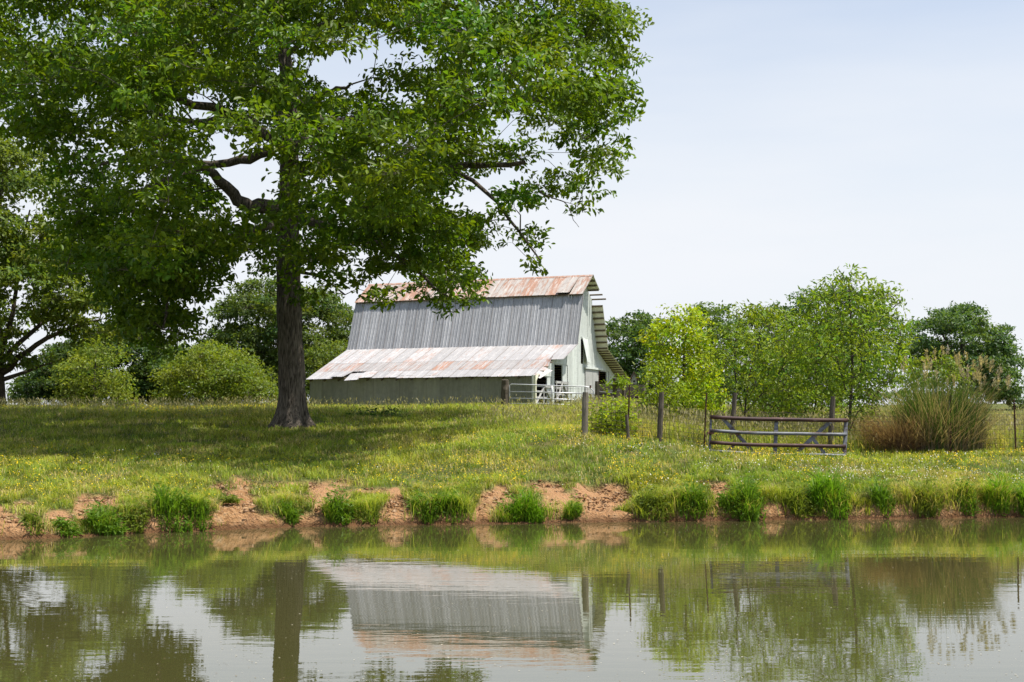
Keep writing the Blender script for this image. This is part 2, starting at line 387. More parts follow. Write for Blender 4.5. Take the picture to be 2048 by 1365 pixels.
ok = (shore(fx) - fy > 0.15) & (fbm(fx * 0.5, fy * 0.25, 71) > 0.3 + rng.random(n) * .25); fx, fy = fx[ok], fy[ok]; n = len(fx)
fr = 0.005 + 0.009 * rng.random(n) ** 2; th = rng.random((n, 1)) * 6.28 + np.arange(5) * 1.2566
V = np.stack([fx[:, None] + fr[:, None] * np.cos(th), fy[:, None] + fr[:, None] * np.sin(th) * 1.0, np.full((n, 5), 0.006)], -1).reshape(-1, 3)
fc = np.where(rng.random((n, 1)) < .5, [[0.55, 0.5, 0.38]], [[0.20, 0.15, 0.07]]) * (0.7 + .6 * rng.random((n, 1)))
tag(link('pond_scum', np_mesh('pond_scum', V, [np.arange(n * 5).reshape(n, 5)], np.repeat(fc, 5, 0)), M['flower']), 'tiny pale and brown specks of pollen and debris floating on the pond', 'pond scum', kind='stuff')

def norm(a): return a / np.maximum(np.linalg.norm(a, axis=-1, keepdims=True), 1e-9)

# ------------------------------------------------------------------ barn
BYAW = 0.3908; BZ = 3.45
barn = empty('barn', (4.81, 84.0, BZ), pi - BYAW)
tag(barn, 'weathered gambrel barn with rusty metal roof and torn lean-to, on the rise behind the oak', 'barn')
BA = np.array([-cos(BYAW), sin(BYAW), 0]); BB = np.array([-sin(BYAW), -cos(BYAW), 0]); BO = np.array([4.81, 84.0, BZ])
L = 15.0; OH = 0.7
RIDGE = (0.0, 7.96); BRK = (1.86, 6.68); ST0 = (1.71, 6.65); ST1 = (2.76, 3.69); EAV = (7.62, 1.75)
def gable_uz(px, py, a=OH):
    """Where the ray through a pixel of the photograph meets the barn's gable wall: (across, up)."""
    u = (px - 1024) / F; v = (682.5 - py) / F
    d = np.array([u, CP - v * SP, SP + v * CP]); o = np.array([0, 0, HC])
    t = ((BO + BA * a - o) @ BA) / (d @ BA); p = o + d * t - BO
    return p @ BB, p[2]

def sheet_mesh(name, wid, length, ribs, rib_h=0.02, rib_w=0.03, sag=0.0, nv=2, th=0.004):
    """A ribbed sheet in its own frame: x across, y down the slope, z outward; ribs at the fractions given."""
    xs = [(0, 0)]
    for r in ribs:
        c = r * wid
        for dx, h in ((-rib_w, 0), (-rib_w * .35, rib_h), (rib_w * .35, rib_h), (rib_w, 0)):
            if 0 <= c + dx <= wid: xs.append((c + dx, h))
    xs.append((wid, 0)); xs = sorted(set(xs)); n = len(xs); v = []; f = []
    for lay in (0, -th):
        for j in range(nv):
            t = j / (nv - 1)
            for x, h in xs: v.append((x, t * length, h + lay - sag * 4 * t * (1 - t)))
    for j in range(nv - 1):
        for i in range(n - 1):
            a = j * n + i; f.append((a, a + n, a + n + 1, a + 1)); b = nv * n + a; f.append((b, b + 1, b + n + 1, b + n))
    me = bpy.data.meshes.new(name); me.from_pydata(v, [], f); me.update(); return me

def slope_frame(p0, p1):
    d = Vector((0, p1[0] - p0[0], p1[1] - p0[1])); ln = d.length; return d.normalized(), ln
def lay_sheets(name, p0, p1, t0, t1, n, mat, ribs, lift=0.0, skip=(), jit=0.01, rib_h=0.022, side=1, tweak=None, lap=0.03, a0=0.0, nv=2, sag=0.0, rib_w=0.03):
    """A course of sheets between slope points p0 (top) and p1 (bottom); t0..t1 is the part of the slope it covers."""
    d, ln = slope_frame(p0, p1); wid = (L - a0) / n
    me = sheet_mesh(name, wid + lap, ln * (t1 - t0), ribs, rib_h, nv=nv, sag=sag, rib_w=rib_w); me.materials.append(mat)
    nrm = Vector((1, 0, 0)).cross(d)
    if nrm.z < 0: nrm = -nrm
    for i in range(n):
        if i in skip: continue
        o = bpy.data.objects.new(name, me); C.objects.link(o); o.parent = barn
        org = Vector((a0 + i * wid - lap / 2, p0[0], p0[1])) + d * (ln * t0 + random.uniform(-jit, jit) * 2) + nrm * (lift + (0.005 if i % 2 else 0))
        ax = Vector((1, 0, 0)); dd = d.copy(); nn = nrm.copy()
        rot = random.uniform(-jit, jit) * 0.5; tilt = 0.0
        if tweak and i in tweak: rot, tilt, dv = tweak[i]; org += d * dv
        R = Matrix((ax, dd, ax.cross(dd))).transposed()
        if (ax.cross(dd)).dot(nrm) < 0:   # far slope: flip so that the ribs still point outward
            R = Matrix((-ax, dd, (-ax).cross(dd))).transposed(); org += ax * (wid + lap)
        o.matrix_local = Matrix.Translation(org) @ R.to_4x4() @ Matrix.Rotation(rot, 4, 'Z') @ Matrix.Rotation(tilt, 4, 'X')
def neg(p): return (-p[0], p[1])

# front slopes
lay_sheets('roof_sheet', RIDGE, BRK, 0, 1.0, 19, M['top_roof'], (0.04, 0.5), 0.02, jit=0.012, tweak={2: (0.02, 0.012, 0.03), 1: (-0.02, 0.05, -0.03)})
lay_sheets('side_sheet', ST0, ST1, 0, 1.0, 24, M['side_roof'], (0.04, 0.36, 0.68), 0.0, jit=0.008)
lay_sheets('lean_to_sheet', ST1, EAV, -0.03, 0.49, 18, M['low_roof'], (0.04, 0.5), 0.012, jit=0.01)
lay_sheets('lean_to_sheet', ST1, EAV, 0.47, 0.775, 18, M['low_roof_rust'], (0.04, 0.5), 0.006, skip=(0,), jit=0.012)
lay_sheets('lean_to_sheet', ST1, EAV, 0.755, 1.0, 18, M['low_roof'], (0.04, 0.5), 0.0, skip=(0,), jit=0.02,
           tweak={14: (0.16, 0.02, 0.30), 13: (0.10, 0.05, 0.06), 15: (-0.05, 0.09, -0.03), 12: (0.05, 0.02, 0.02), 11: (0.02, 0.02, 0.0), 16: (0.03, 0.02, 0.02)})
# two bent torn sheets at the near corner of the lean-to
d_, ln_ = slope_frame(ST1, EAV); nr_ = Vector((0, -d_.z, d_.y))
def bent(name, mat, a_lo, a_hi, t0, t1, fn, na=9, nt_=10):
    v = []; f = []
    for j in range(nt_ + 1):
        for i in range(na + 1):
            ua = i / na; tt = t0 + (t1 - t0) * j / nt_
            aa = a_lo + (a_hi - a_lo) * ua; aa2, lift, dt = fn(ua, j / nt_)
            p = Vector((aa + aa2, ST1[0], ST1[1])) + d_ * (ln_ * (tt + dt)) + nr_ * lift; v.append(tuple(p))
    for j in range(nt_):
        for i in range(na): a = j * (na + 1) + i; f.append((a, a + na + 1, a + na + 2, a + 1))
    me = bpy.data.meshes.new(name); me.from_pydata(v, [], f); me.update(); o = link(name, me, mat, barn)
    sm = o.modifiers.new('thick', 'SOLIDIFY'); sm.thickness = 0.005; return o
o = bent('torn_sheet', M['low_roof_rust'], 0.45, 1.0, 0.47, 0.775, lambda u, t: (0.10 * (1 - u) * sin(t * 3), (1 - u) ** 2 * (0.55 * (1 - t) ** 2 - 0.10), 0.0)); o['label'] = 'torn rusty roof sheet curling up'
o = bent('torn_sheet', M['low_roof'], 0.15, 0.95, 0.755, 1.0, lambda u, t: (0.30 * (1 - u) * t, -0.16 * (1 - u) ** 2, 0.0)); o['label'] = 'sagging pale sheet at the eave corner'
# back slopes (seen from below past the gable)
lay_sheets('back_roof_sheet', RIDGE, neg(BRK), 0, 0.62, 10, M['soffit'], (0.04, 0.5), 0.02)
lay_sheets('back_roof_sheet', RIDGE, neg(BRK), 0.6, 1.0, 10, M['soffit'], (0.04, 0.5), 0.015, skip=(0,))
lay_sheets('back_roof_sheet', neg((1.72, 6.35)), neg(ST1), 0, 1.0, 12, M['soffit'], (0.04, 0.5), 0.0)
lay_sheets('back_roof_sheet', neg(ST1), neg(EAV), 0, 1.0, 12, M['soffit'], (0.04, 0.5), 0.0)
# ridge cap
mb = MB()
mb.poly([(-0.02, 0, 8.01), (L + .02, 0, 8.01), (L + .02, 0.16, 7.895), (-0.02, 0.16, 7.895)]); mb.poly([(-0.02, 0, 8.01), (-0.02, -0.16, 7.895), (L + .02, -0.16, 7.895), (L + .02, 0, 8.01)])
mb.build('ridge_cap', M['top_roof'], barn)
# battens under the sheets, run out to the roof's edge
def battens(p0, p1, n, a_from=0.02, a_to=L - .02, ext=None, t_from=0.03, t_to=0.97):
    d, ln = slope_frame(p0, p1); nn = Vector((0, -d.z, d.y)); nn = nn if nn.z > 0 else -nn
    for i in range(n):
        t = t_from + (t_to - t_from) * i / (n - 1); c = Vector((0, p0[0], p0[1])) + d * (ln * t) - nn * 0.035
        e = a_from - (ext.get(i, 0) if ext else 0)
        mb = MB(); mb.bar((e, c.y, c.z), (a_to, c.y, c.z), 0.10, 0.045, tuple(d)); mb.build('batten', M['lumber'], barn)
battens(RIDGE, BRK, 5); battens(RIDGE, neg(BRK), 6, ext={4: .12, 5: .22}); battens(ST0, ST1, 6, a_from=OH + .02); battens(neg((1.72, 6.35)), neg(ST1), 8, ext={5: 0.1})
battens(ST1, EAV, 8, a_from=0.5); battens(neg(ST1), neg(EAV), 15)
# gable: ribbed panels cut by the profile and by the openings
def prof(u):
    u = abs(u)
    if u <= BRK[0]: return np.interp(u, [0, BRK[0]], [RIDGE[1], BRK[1]]) - 0.06
    if u <= ST1[0]: return np.interp(u, [1.745, ST1[0]], [6.62, ST1[1]]) - 0.05
    return np.interp(u, [ST1[0], EAV[0]], [ST1[1], EAV[1]]) - 0.09
def hole(px0, py0, px1, py1):
    u0, za = gable_uz(px1, py0); u1, zb = gable_uz(px0, py0); _, zc = gable_uz((px0 + px1) / 2, py1)
    return (min(u0, u1), max(u0, u1), zc, max(za, zb) * .5 + min(za, zb) * .5)
H_UP = hole(1109, 729, 1135, 820); H_LO = hole(1067, 752, 1103, 820); H_R = hole(1198, 742, 1218, 790); H_SL = hole(1161.5, 679, 1166, 728); H_DOOR = hole(1169.5, 738.5, 1197, 830)
holes = [H_UP, H_LO, H_R, H_SL, H_DOOR]
HALF = 7.3
def gable_panel(u0, u1, parent, a, mat, prof_fn, holes):
    """Vertical siding between u0 and u1 with ribs every 0.22 m."""
    v = []; f = []
    us = []
    u = u0
    while u < u1 - 1e-6:
        us += [(u, 0), (u + .14, 0), (u + .155, .02), (u + .20, .02), (u + .215, 0)]; u += 0.225
    us = [x for x in us if x[0] <= u1] + [(u1, 0)]
    for h in holes: us += [(h[0], 0), (h[1], 0)]
    for brk in (BRK[0], ST1[0], 1.745): us += [(brk, 0), (-brk, 0)]
    us = sorted({(round(x, 4), y) for x, y in us if u0 <= x <= u1})
    for (x0, h0), (x1, h1) in zip(us[:-1], us[1:]):
        if x1 - x0 < 1e-4: continue
        xm = (x0 + x1) / 2; spans = [(-0.25, None)]
        for hh in holes:
            if hh[0] <= xm <= hh[1]:
                ns = []
                for lo, hi in spans:
                    if hh[2] > lo: ns.append((lo, hh[2]))
                    ns.append((hh[3], hi))
                spans = ns
        for lo, hi in spans:
            t0 = prof_fn(x0 + 1e-5 * (1 if x0 < xm else -1)) if hi is None else hi; t1 = prof_fn(x1 - 1e-5) if hi is None else hi
            if max(t0, t1) <= lo: continue
            b = len(v); v += [(a - h0, x0, lo), (a - h1, x1, lo), (a - h1, x1, max(t1, lo)), (a - h0, x0, max(t0, lo))]; f.append((b, b+1, b+2, b+3))
    if not f: return
    me = bpy.data.meshes.new('gable_panel'); me.from_pydata(v, [], f); me.update(); link('gable_panel', me, mat, parent)
np_ = 16
for i in range(np_):
    gable_panel(-HALF + 2 * HALF / np_ * i, -HALF + 2 * HALF / np_ * (i + 1), barn, OH + (0.008 if i % 2 else 0), M['gable'], prof, holes)
# front wall siding
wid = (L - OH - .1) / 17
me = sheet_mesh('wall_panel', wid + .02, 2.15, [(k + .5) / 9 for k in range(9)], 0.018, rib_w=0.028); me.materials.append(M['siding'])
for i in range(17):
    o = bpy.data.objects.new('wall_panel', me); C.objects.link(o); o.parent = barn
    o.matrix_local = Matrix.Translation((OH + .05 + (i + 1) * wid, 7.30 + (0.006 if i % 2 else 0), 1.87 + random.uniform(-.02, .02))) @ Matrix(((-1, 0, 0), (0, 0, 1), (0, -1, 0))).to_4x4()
# dark band of framing under the front eave, back wall, far gable, floor partitions
MB().bar((OH, 7.22, 1.80), (L - .1, 7.22, 1.80), 0.16, 0.05).build('eave_beam', M['lumber'], barn)
for i in range(16):
    a = OH + .1 + i * (L - OH - .3) / 15
    MB().bar((a, 6.2, 2.16), (a, 7.56, 1.64), 0.11, 0.05).build('rafter_tail', M['lumber'], barn)
MB().poly([(OH, -HALF, -.3), (OH, -HALF, 1.8), (L - .1, -HALF, 1.8), (L - .1, -HALF, -.3)]).build('back_wall', M['siding'], barn)
fg = [(L - .1, u, z) for u, z in ((-HALF, -.3), (-HALF, 1.75), (-2.76, 3.6), (-1.75, 6.55), (0, 7.85), (1.75, 6.55), (2.76, 3.6), (HALF, 1.75), (HALF, -.3))]
MB().poly(fg).build('far_gable_wall', M['gable'], barn)
for k in range(9):     # old boards of the stall wall seen through the openings
    MB().box((OH + 2.2, 1.5, -.2 + k * .34), (OH + 2.23, min(HALF - .06, 7.0 - max(0, k * .34 + .2 - 1.75) / .4), -.2 + k * .34 + .31)).build('stall_board', M['board'], barn)
for k in range(6): MB().box((OH + 2.6, -HALF + .1, -.2 + k * .34), (OH + 2.63, 1.45, -.2 + k * .34 + .3)).build('stall_board', M['board'], barn)
def frame_of(h, name='opening_frame', w=0.12, right_w=0.12):
    mb = MB(); mb.box((OH + .03, h[0] - .02, h[2]), (OH + .10, h[0] + right_w, h[3])); mb.box((OH + .03, h[1] - w, h[2]), (OH + .10, h[1] + .02, h[3] - .003)); mb.box((OH + .04, h[0] + right_w, h[3] - w), (OH + .09, h[1] - w, h[3]))
    mb.build(name, M['gable'], barn)
frame_of(H_UP, right_w=0.75, w=.05); frame_of(H_LO, right_w=0.6, w=.05); frame_of(H_R, right_w=.35, w=.05)
# corner post of the lean-to and brace
u_, z_ = gable_uz(1064.5, 751)
MB().box((OH - .22, u_ - .07, -.3), (OH - .08, u_ + .07, z_)).build('corner_post', M['soffit'], barn)
MB().bar((OH - .15, u_ - .05, z_ - .35), (OH - .15, u_ - .5, z_ + .10), .09, .06, (1, 0, 0)).build('corner_brace', M['soffit'], barn)
# white slatted stall gates in the two front openings
def stall_gate(h, ztop):
    mb0 = empty('stall_gate'); mb0.parent = barn; zb = ztop - 1.15; lo, hi = h[0] + .05, h[1] - .02; x = OH - .06
    for k in range(4): MB().box((x, lo, zb + k * .33), (x + .03, hi, zb + k * .33 + .13)).build('gate_board', M['white_board'], mb0)
    for t in (0.02, 0.5, 0.95): MB().box((x - .03, lo + (hi - lo) * t - .05, zb - .05), (x - .003, lo + (hi - lo) * t + .06, ztop - .02)).build('gate_upright', M['white_board'], mb0)
    MB().bar((x - .045, lo + .1, zb + .05), (x - .045, (lo + hi) / 2, ztop - .1), .10, .02, (1, 0, 0)).build('gate_brace', M['white_board'], mb0)
    MB().bar((x - .045, hi - .1, zb + .05), (x - .045, (lo + hi) / 2, ztop - .1), .10, .02, (1, 0, 0)).build('gate_brace', M['white_board'], mb0)
stall_gate(H_UP, gable_uz(1120, 762)[1]); stall_gate(H_LO, gable_uz(1085, 769)[1])
# main door: two leaves under a header rail
um = (H_DOOR[0] + H_DOOR[1]) / 2
for lo, hi in ((H_DOOR[0], um - .012), (um + .012, H_DOOR[1])):
    mb = MB(); mb.box((OH - .05, lo, -.2), (OH - .02, hi, H_DOOR[3] - .04)); dr = mb.build('door', M['white_board'], barn)
MB().box((OH - .13, H_DOOR[0] - .5, H_DOOR[3] - .02), (OH - .03, H_DOOR[1] + .15, H_DOOR[3] + .10)).build('door_header', M['gable'], barn)
# loft sheet hanging loose in front of its slot
u0, zt = gable_uz(1174.5, 679); u1, _ = gable_uz(1163.3, 679); ub, zb = gable_uz(1174.5, 727); ub1, _ = gable_uz(1165.5, 725)
me = MB(); me.poly([(OH - .06, u0, zt), (OH - .06, u1, zt + .04), (OH - .30, ub1, zb + .05), (OH - .22, ub, zb)])
o = me.build('loft_door', M['gable'], barn); o['label'] = 'loose loft sheet hanging off the gable'; o.modifiers.new('thick', 'SOLIDIFY').thickness = 0.02
MB().box((OH - .04, u0 - .02, zt + .03), (OH - .022, u1 + .15, zt + .12)).build('loft_rail', M['gable'], barn)
# proud upper siding sheet with its lower edge
uA, _ = gable_uz(1176, 640); uB, _ = gable_uz(1194, 640); zlow = gable_uz(1185, 737)[1]
# near-black sheet added inside, its colour stands for the loft's shade
MB().poly([(OH + 1.0, -2.6, 3.5), (OH + 1.0, 2.6, 3.5), (OH + 1.0, 1.7, 6.4), (OH + 1.0, -1.7, 6.4)]).build('loft_shade_sheet', M['dark'], barn)

# ------------------------------------------------------------------ trees
def inpoly(px, py, poly):
    poly = np.asarray(poly, float); x0, y0 = poly[:, 0], poly[:, 1]; x1, y1 = np.roll(x0, -1), np.roll(y0, -1)
    c = ((y0 <= py[:, None]) != (y1 <= py[:, None])) & (px[:, None] < (x1 - x0) * (py[:, None] - y0) / (y1 - y0 + 1e-9) + x0)
    return c.sum(1) % 2 == 1
def edge_dist(px, py, poly):
    poly = np.asarray(poly, float); a = poly; b = np.roll(poly, -1, 0); p = np.stack([px, py], -1)[:, None]
    ab = b - a; t = np.clip(((p - a) * ab).sum(-1) / (ab * ab).sum(-1), 0, 1)
    return np.sqrt((((a + ab * t[..., None]) - p) ** 2).sum(-1)).min(1)
OAK_LEAF = (np.array([(0, 0, 0), (.40, .20, .04), (.74, .23, .0), (1, 0, -.18), (.72, -.20, .0), (.44, -.22, .05)]), [(0, 1, 2, 3), (0, 3, 4, 5)])
LEAF = (np.array([(0, 0, 0), (.42, .27, .06), (1, 0, -.10), (.42, -.27, .06)]), [(0, 1, 2), (0, 2, 3)])
NARROW = (np.array([(0, 0, 0), (.40, .17, .05), (1, 0, -.18), (.40, -.17, .05)]), [(0, 1, 2), (0, 2, 3)])
def leaf_arrays(P, D, Nn, size, templ, col):
    D = norm(D); Sd = norm(np.cross(Nn, D)); U = np.cross(D, Sd); T, fs = templ; m = len(T); n = len(P)
    sz = size[:, None, None]
    V = P[:, None] + sz * (T[None, :, 0, None] * D[:, None] + T[None, :, 1, None] * Sd[:, None] + T[None, :, 2, None] * U[:, None])
    base = (np.arange(n) * m)[:, None, None]
    return V.reshape(-1, 3), (base + np.array(fs)[None]).reshape(-1, len(fs[0])), np.repeat(col, m, 0)

def foliage(blobs, rads, leaf, size, sprays, per, col, spread=0.32, squash=0.72, droop=0.25, hue=0.25, flat=0.75, outw=0.35):
    """Sprays of leaves spread through and over each clump of a crown."""
    nb = len(blobs); ns = np.maximum(3, (sprays * rads ** 2 * (0.75 + .5 * rng.random(nb))).astype(int)); bi = np.repeat(np.arange(nb), ns); N = len(bi)
    o = norm(rng.normal(size=(N, 3))); o[:, 2] = np.where(o[:, 2] < -.3, -o[:, 2] * .6, o[:, 2])
    rr = rads[bi] * (0.35 + 0.72 * rng.random(N) ** 0.6)
    c = blobs[bi] + o * rr[:, None] * np.array([1, 1, squash])
    hor = norm(o * np.array([1, 1, .35]) + rng.normal(size=(N, 3)) * .25 + np.array([0, 0, -droop * .4]))
    bcol = (0.82 + 0.36 * rng.random(nb)); byel = rng.normal(size=nb) * hue * .5
    k = np.repeat(np.arange(N), per); n = len(k); sp = spread
    P = c[k] + hor[k] * (rng.random((n, 1)) - .2) * sp * 1.5 + rng.normal(size=(n, 3)) * sp * np.array([.5, .5, .25])
    D = hor[k] * .7 + rng.normal(size=(n, 3)) * .75 + np.array([0, 0, -droop])
    Nn = np.array([0, 0, flat]) + o[k] * outw + rng.normal(size=(n, 3)) * .42
    br = bcol[bi[k]] * (0.75 + .5 * rng.random(n)); ye = byel[bi[k]] + rng.normal(size=n) * hue * .5
    cc = np.array(col)[None] * br[:, None] * np.stack([1 + ye * .8, 1 + ye * .25, 1 - ye * .4], -1)
    return leaf_arrays(P, D, Nn, size * (0.65 + .7 * rng.random(n)), leaf, np.clip(cc, .005, .9)), (c, blobs[bi])

class Wood:
    def __init__(s): s.V = []; s.F = []; s.n = 0
    def tube(s, P, R, k):
        P = np.asarray(P, float); n = len(P); d = norm(np.gradient(P, axis=0)); ref = np.array([0.31, 0.9, 0.2])
        a = norm(np.cross(d, np.broadcast_to(ref, d.shape))); b = np.cross(d, a); th = np.arange(k) * 2 * pi / k
        V = P[:, None] + np.asarray(R)[:, None, None] * (np.cos(th)[None, :, None] * a[:, None] + np.sin(th)[None, :, None] * b[:, None])
        i = np.arange(n - 1)[:, None] * k; j = np.arange(k)[None]; j2 = (j + 1) % k
        s.F.append(np.stack([i + j, i + j2, i + k + j2, i + k + j], -1).reshape(-1, 4) + s.n); s.V.append(V.reshape(-1, 3)); s.n += n * k
    def sticks(s, A, B, r0, r1):
        """Many three-sided twigs at once."""
        d = norm(B - A); a = norm(np.cross(d, np.array([.3, .2, .93]))); b = np.cross(d, a); th = np.arange(3) * 2 * pi / 3; n = len(A)
        ring = np.cos(th)[None, :, None] * a[:, None] + np.sin(th)[None, :, None] * b[:, None]
        V = np.concatenate([A[:, None] + ring * r0, B[:, None] + ring * r1], 1); i = np.arange(n)[:, None] * 6; j = np.arange(3)[None]; j2 = (j + 1) % 3
        s.F.append(np.stack([i + j, i + j2, i + 3 + j2, i + 3 + j], -1).reshape(-1, 4) + s.n); s.V.append(V.reshape(-1, 3)); s.n += n * 6
    def build(s, name, mat, parent): return link(name, np_mesh(name, np.concatenate(s.V), [np.concatenate(s.F)], smooth=True), mat, parent, True)

def smooth_path(pts, step=0.5):
    pts = np.asarray(pts, float); P = np.vstack([2 * pts[0] - pts[1], pts, 2 * pts[-1] - pts[-2]]); out = []
    for i in range(1, len(P) - 2):
        n = max(2, int(np.linalg.norm(P[i+1] - P[i]) / step)); t = np.linspace(0, 1, n, endpoint=False)[:, None]
        out.append(0.5 * ((2 * P[i]) + (P[i+1] - P[i-1]) * t + (2*P[i-1] - 5*P[i] + 4*P[i+1] - P[i+2]) * t**2 + (3*P[i] - P[i-1] - 3*P[i+1] + P[i+2]) * t**3))
    return np.vstack(out + [pts[-1:]])

def sample_crown(poly, Y, thick, n, rad, gaps=(), sink=0.0, edge=0.55, dens=0.55, front=1.0, prof=None):
    poly = np.asarray(poly, float); lo, hi = poly.min(0), poly.max(0); m = n * 30
    px = lo[0] + (hi[0] - lo[0]) * rng.random(m); py = lo[1] + (hi[1] - lo[1]) * rng.random(m)
    wob = float(np.clip((hi[0] - lo[0]) * .10, 15, 26))
    k = inpoly(px + wob * 2 * (fbm(px / 30, py / 30, 7, 2) - .5), py + wob * 2 * (fbm(px / 30 + 50, py / 30, 8, 2) - .5), poly); px, py = px[k], py[k]; e = edge_dist(px, py, poly)
    emax = e.max(); r = rad * (0.65 + .7 * rng.random(len(px)))
    ppm = F / Y
    r = np.minimum(r, np.maximum(e / ppm / edge, rad * .35))
    for gx_, gy_, rx, ry in gaps:
        d = np.hypot((px - gx_) / (rx + r * ppm * .55), (py - gy_) / (ry + r * ppm * .45)); kk = d > 1; px, py, e, r = px[kk], py[kk], e[kk], r[kk]
    half = thick * np.sqrt(np.clip(e / emax * 1.6, 0.02, 1)); half = half * (np.interp(py, *prof) if prof is not None else 1.0); off = half * np.sign(rng.random(len(px)) - .5) * rng.random(len(px)) ** 0.55; off = np.where(off < 0, off * front, off)
    P = ats(px, py, Y + off)
    keep = []   # dart throwing keeps the clumps apart
    for i in range(len(P)):
        if keep:
            q_ = P[keep] - P[i]
            if ((q_ * q_).sum(1) < (0.62 * (r[keep] + r[i])) ** 2 * dens).any(): continue
        keep.append(i)
        if len(keep) >= n: break
    return P[keep], r[keep]

def tree(name, label, cat, base, trunk, r_trunk, limbs, poly, Y, thick, nblob, rad, leaf, size, sprays, per, col, gaps=(), mat='bark', group=None, sides=8, spread=.32, droop=.25, hue=.25, squash=.72, twig=0.012, trunk_mesh=True, flat=.75, edge=.55, bmul=1.0, dens=.55, front=1.0, extra=(), outw=.5, prof=None):
    root = empty(name, tuple(trunk[0] if trunk is not None else base)); tag(root, label, cat, group)
    W = Wood(); nodes = []; par = []; nrad = []
    if trunk is not None:
        T = smooth_path(trunk, 0.6); R = np.linspace(1, 0.28, len(T)) ** 0.9 * r_trunk
        if trunk_mesh: W.tube(T, R, sides)
        nodes += list(T); nrad += list(R)
    for pts, r0, r1 in limbs:
        Lp = smooth_path(pts, 0.6); R = np.linspace(r0, r1, len(Lp)); Lp[1:-1] += rng.normal(size=(len(Lp) - 2, 3)) * min(.06, r0 * .25)
        W.tube(Lp, R, max(6, sides - 2)); nodes += list(Lp); nrad += list(R)
    B, r = sample_crown(poly, Y, thick, nblob, rad, gaps, edge=edge, dens=dens, front=front, prof=prof)
    for ex in extra:
        B2, r2 = sample_crown(*ex, edge=edge, dens=dens); B = np.vstack([B, B2]); r = np.r_[r, r2]
    nodes = np.array(nodes)
    if len(nodes):
        dist = np.array([np.min(((nodes - b) ** 2).sum(1)) for b in B])
        for i in np.argsort(dist):
            b = B[i]; d = np.linalg.norm(nodes - b, axis=1) + 1.3 * np.maximum(nodes[:, 2] - b[2], 0); j = int(np.argmin(d)); a = nodes[j]
            ln = np.linalg.norm(b - a); n = max(3, int(ln / 0.7)); t = np.linspace(0, 1, n)[:, None]
            mid = np.array([0, 0, 0.12 * ln]); path = a + (b - a) * t + 4 * t * (1 - t) * mid + np.cumsum(rng.normal(size=(n, 3)), 0) * 0.055 * ln * np.sin(pi * t) / np.sqrt(n)* 1.6
            rr = min(nrad[j] * .7, (0.012 + 0.016 * ln) * bmul); W.tube(path, np.linspace(max(rr, .012), twig, n), 5)
            nodes = np.vstack([nodes, path[1:]]); nrad += list(np.linspace(max(rr, .012), twig, n)[1:])
    (V, Fc, cc), (sc, bc) = foliage(B, r, leaf, size, sprays, per, col, spread, droop=droop, hue=hue, squash=squash, flat=flat, outw=outw)
    sel = rng.random(len(sc)) < .5; W.sticks(bc[sel] + (sc[sel] - bc[sel]) * .15, sc[sel], twig * .7, twig * .3)
    t_ = W.build('branches', M[mat], root)
    cr = link('crown', np_mesh('crown', V, [Fc], cc), M['leaf'], root, True); cr['kind'] = 'stuff'
    return root

# --- the great oak
OY = 59.6
def K(px, py, off=0.0): return at(px, py, OY + off)
oak_poly = [(-120, 120), (-60, -70), (100, -170), (350, -230), (600, -250), (850, -220), (1080, -150), (1190, -70), (1240, 0), (1278, 95), (1256, 150), (1285, 230), (1235, 265), (1222, 300), (1232, 385), (1180, 412), (1120, 400), (1075, 425),
            (1085, 500), (1112, 548), (1060, 530), (1000, 470), (962, 495), (948, 560), (952, 592), (905, 634), (850, 602), (800, 578), (752, 628), (700, 612), (650, 605), (600, 602), (560, 575), (515, 565), (500, 520), (440, 545), (412, 585), (395, 612), (378, 645),
            (370, 690), (335, 712), (290, 692), (235, 640), (195, 590), (150, 560), (100, 545), (60, 510), (90, 440), (110, 380), (60, 310), (0, 285), (-80, 250)]
oak_gaps = [(500, 372, 78, 48), (430, 232, 22, 12), (440, 322, 34, 10), (700, 545, 16, 12), (880, 420, 18, 12), (300, 455, 18, 12), (1010, 260, 16, 10), (180, 230, 14, 10), (820, 200, 12, 10), (770, 112, 72, 24), (655, 165, 14, 26), (965, 375, 40, 10), (30, 430, 20, 40), (215, 295, 20, 14), (430, 235, 14, 9), (1110, 300, 40, 14)]
trunk_pts = [at(583, 862, OY), K(583, 820), K(584, 750), K(581, 680), K(578, 610), K(577, 500), K(578, 400), K(579, 300), K(578, 200), K(570, 110), K(558, 40), K(552, -80, .5), K(556, -180, .8), K(560, -260, 1)]
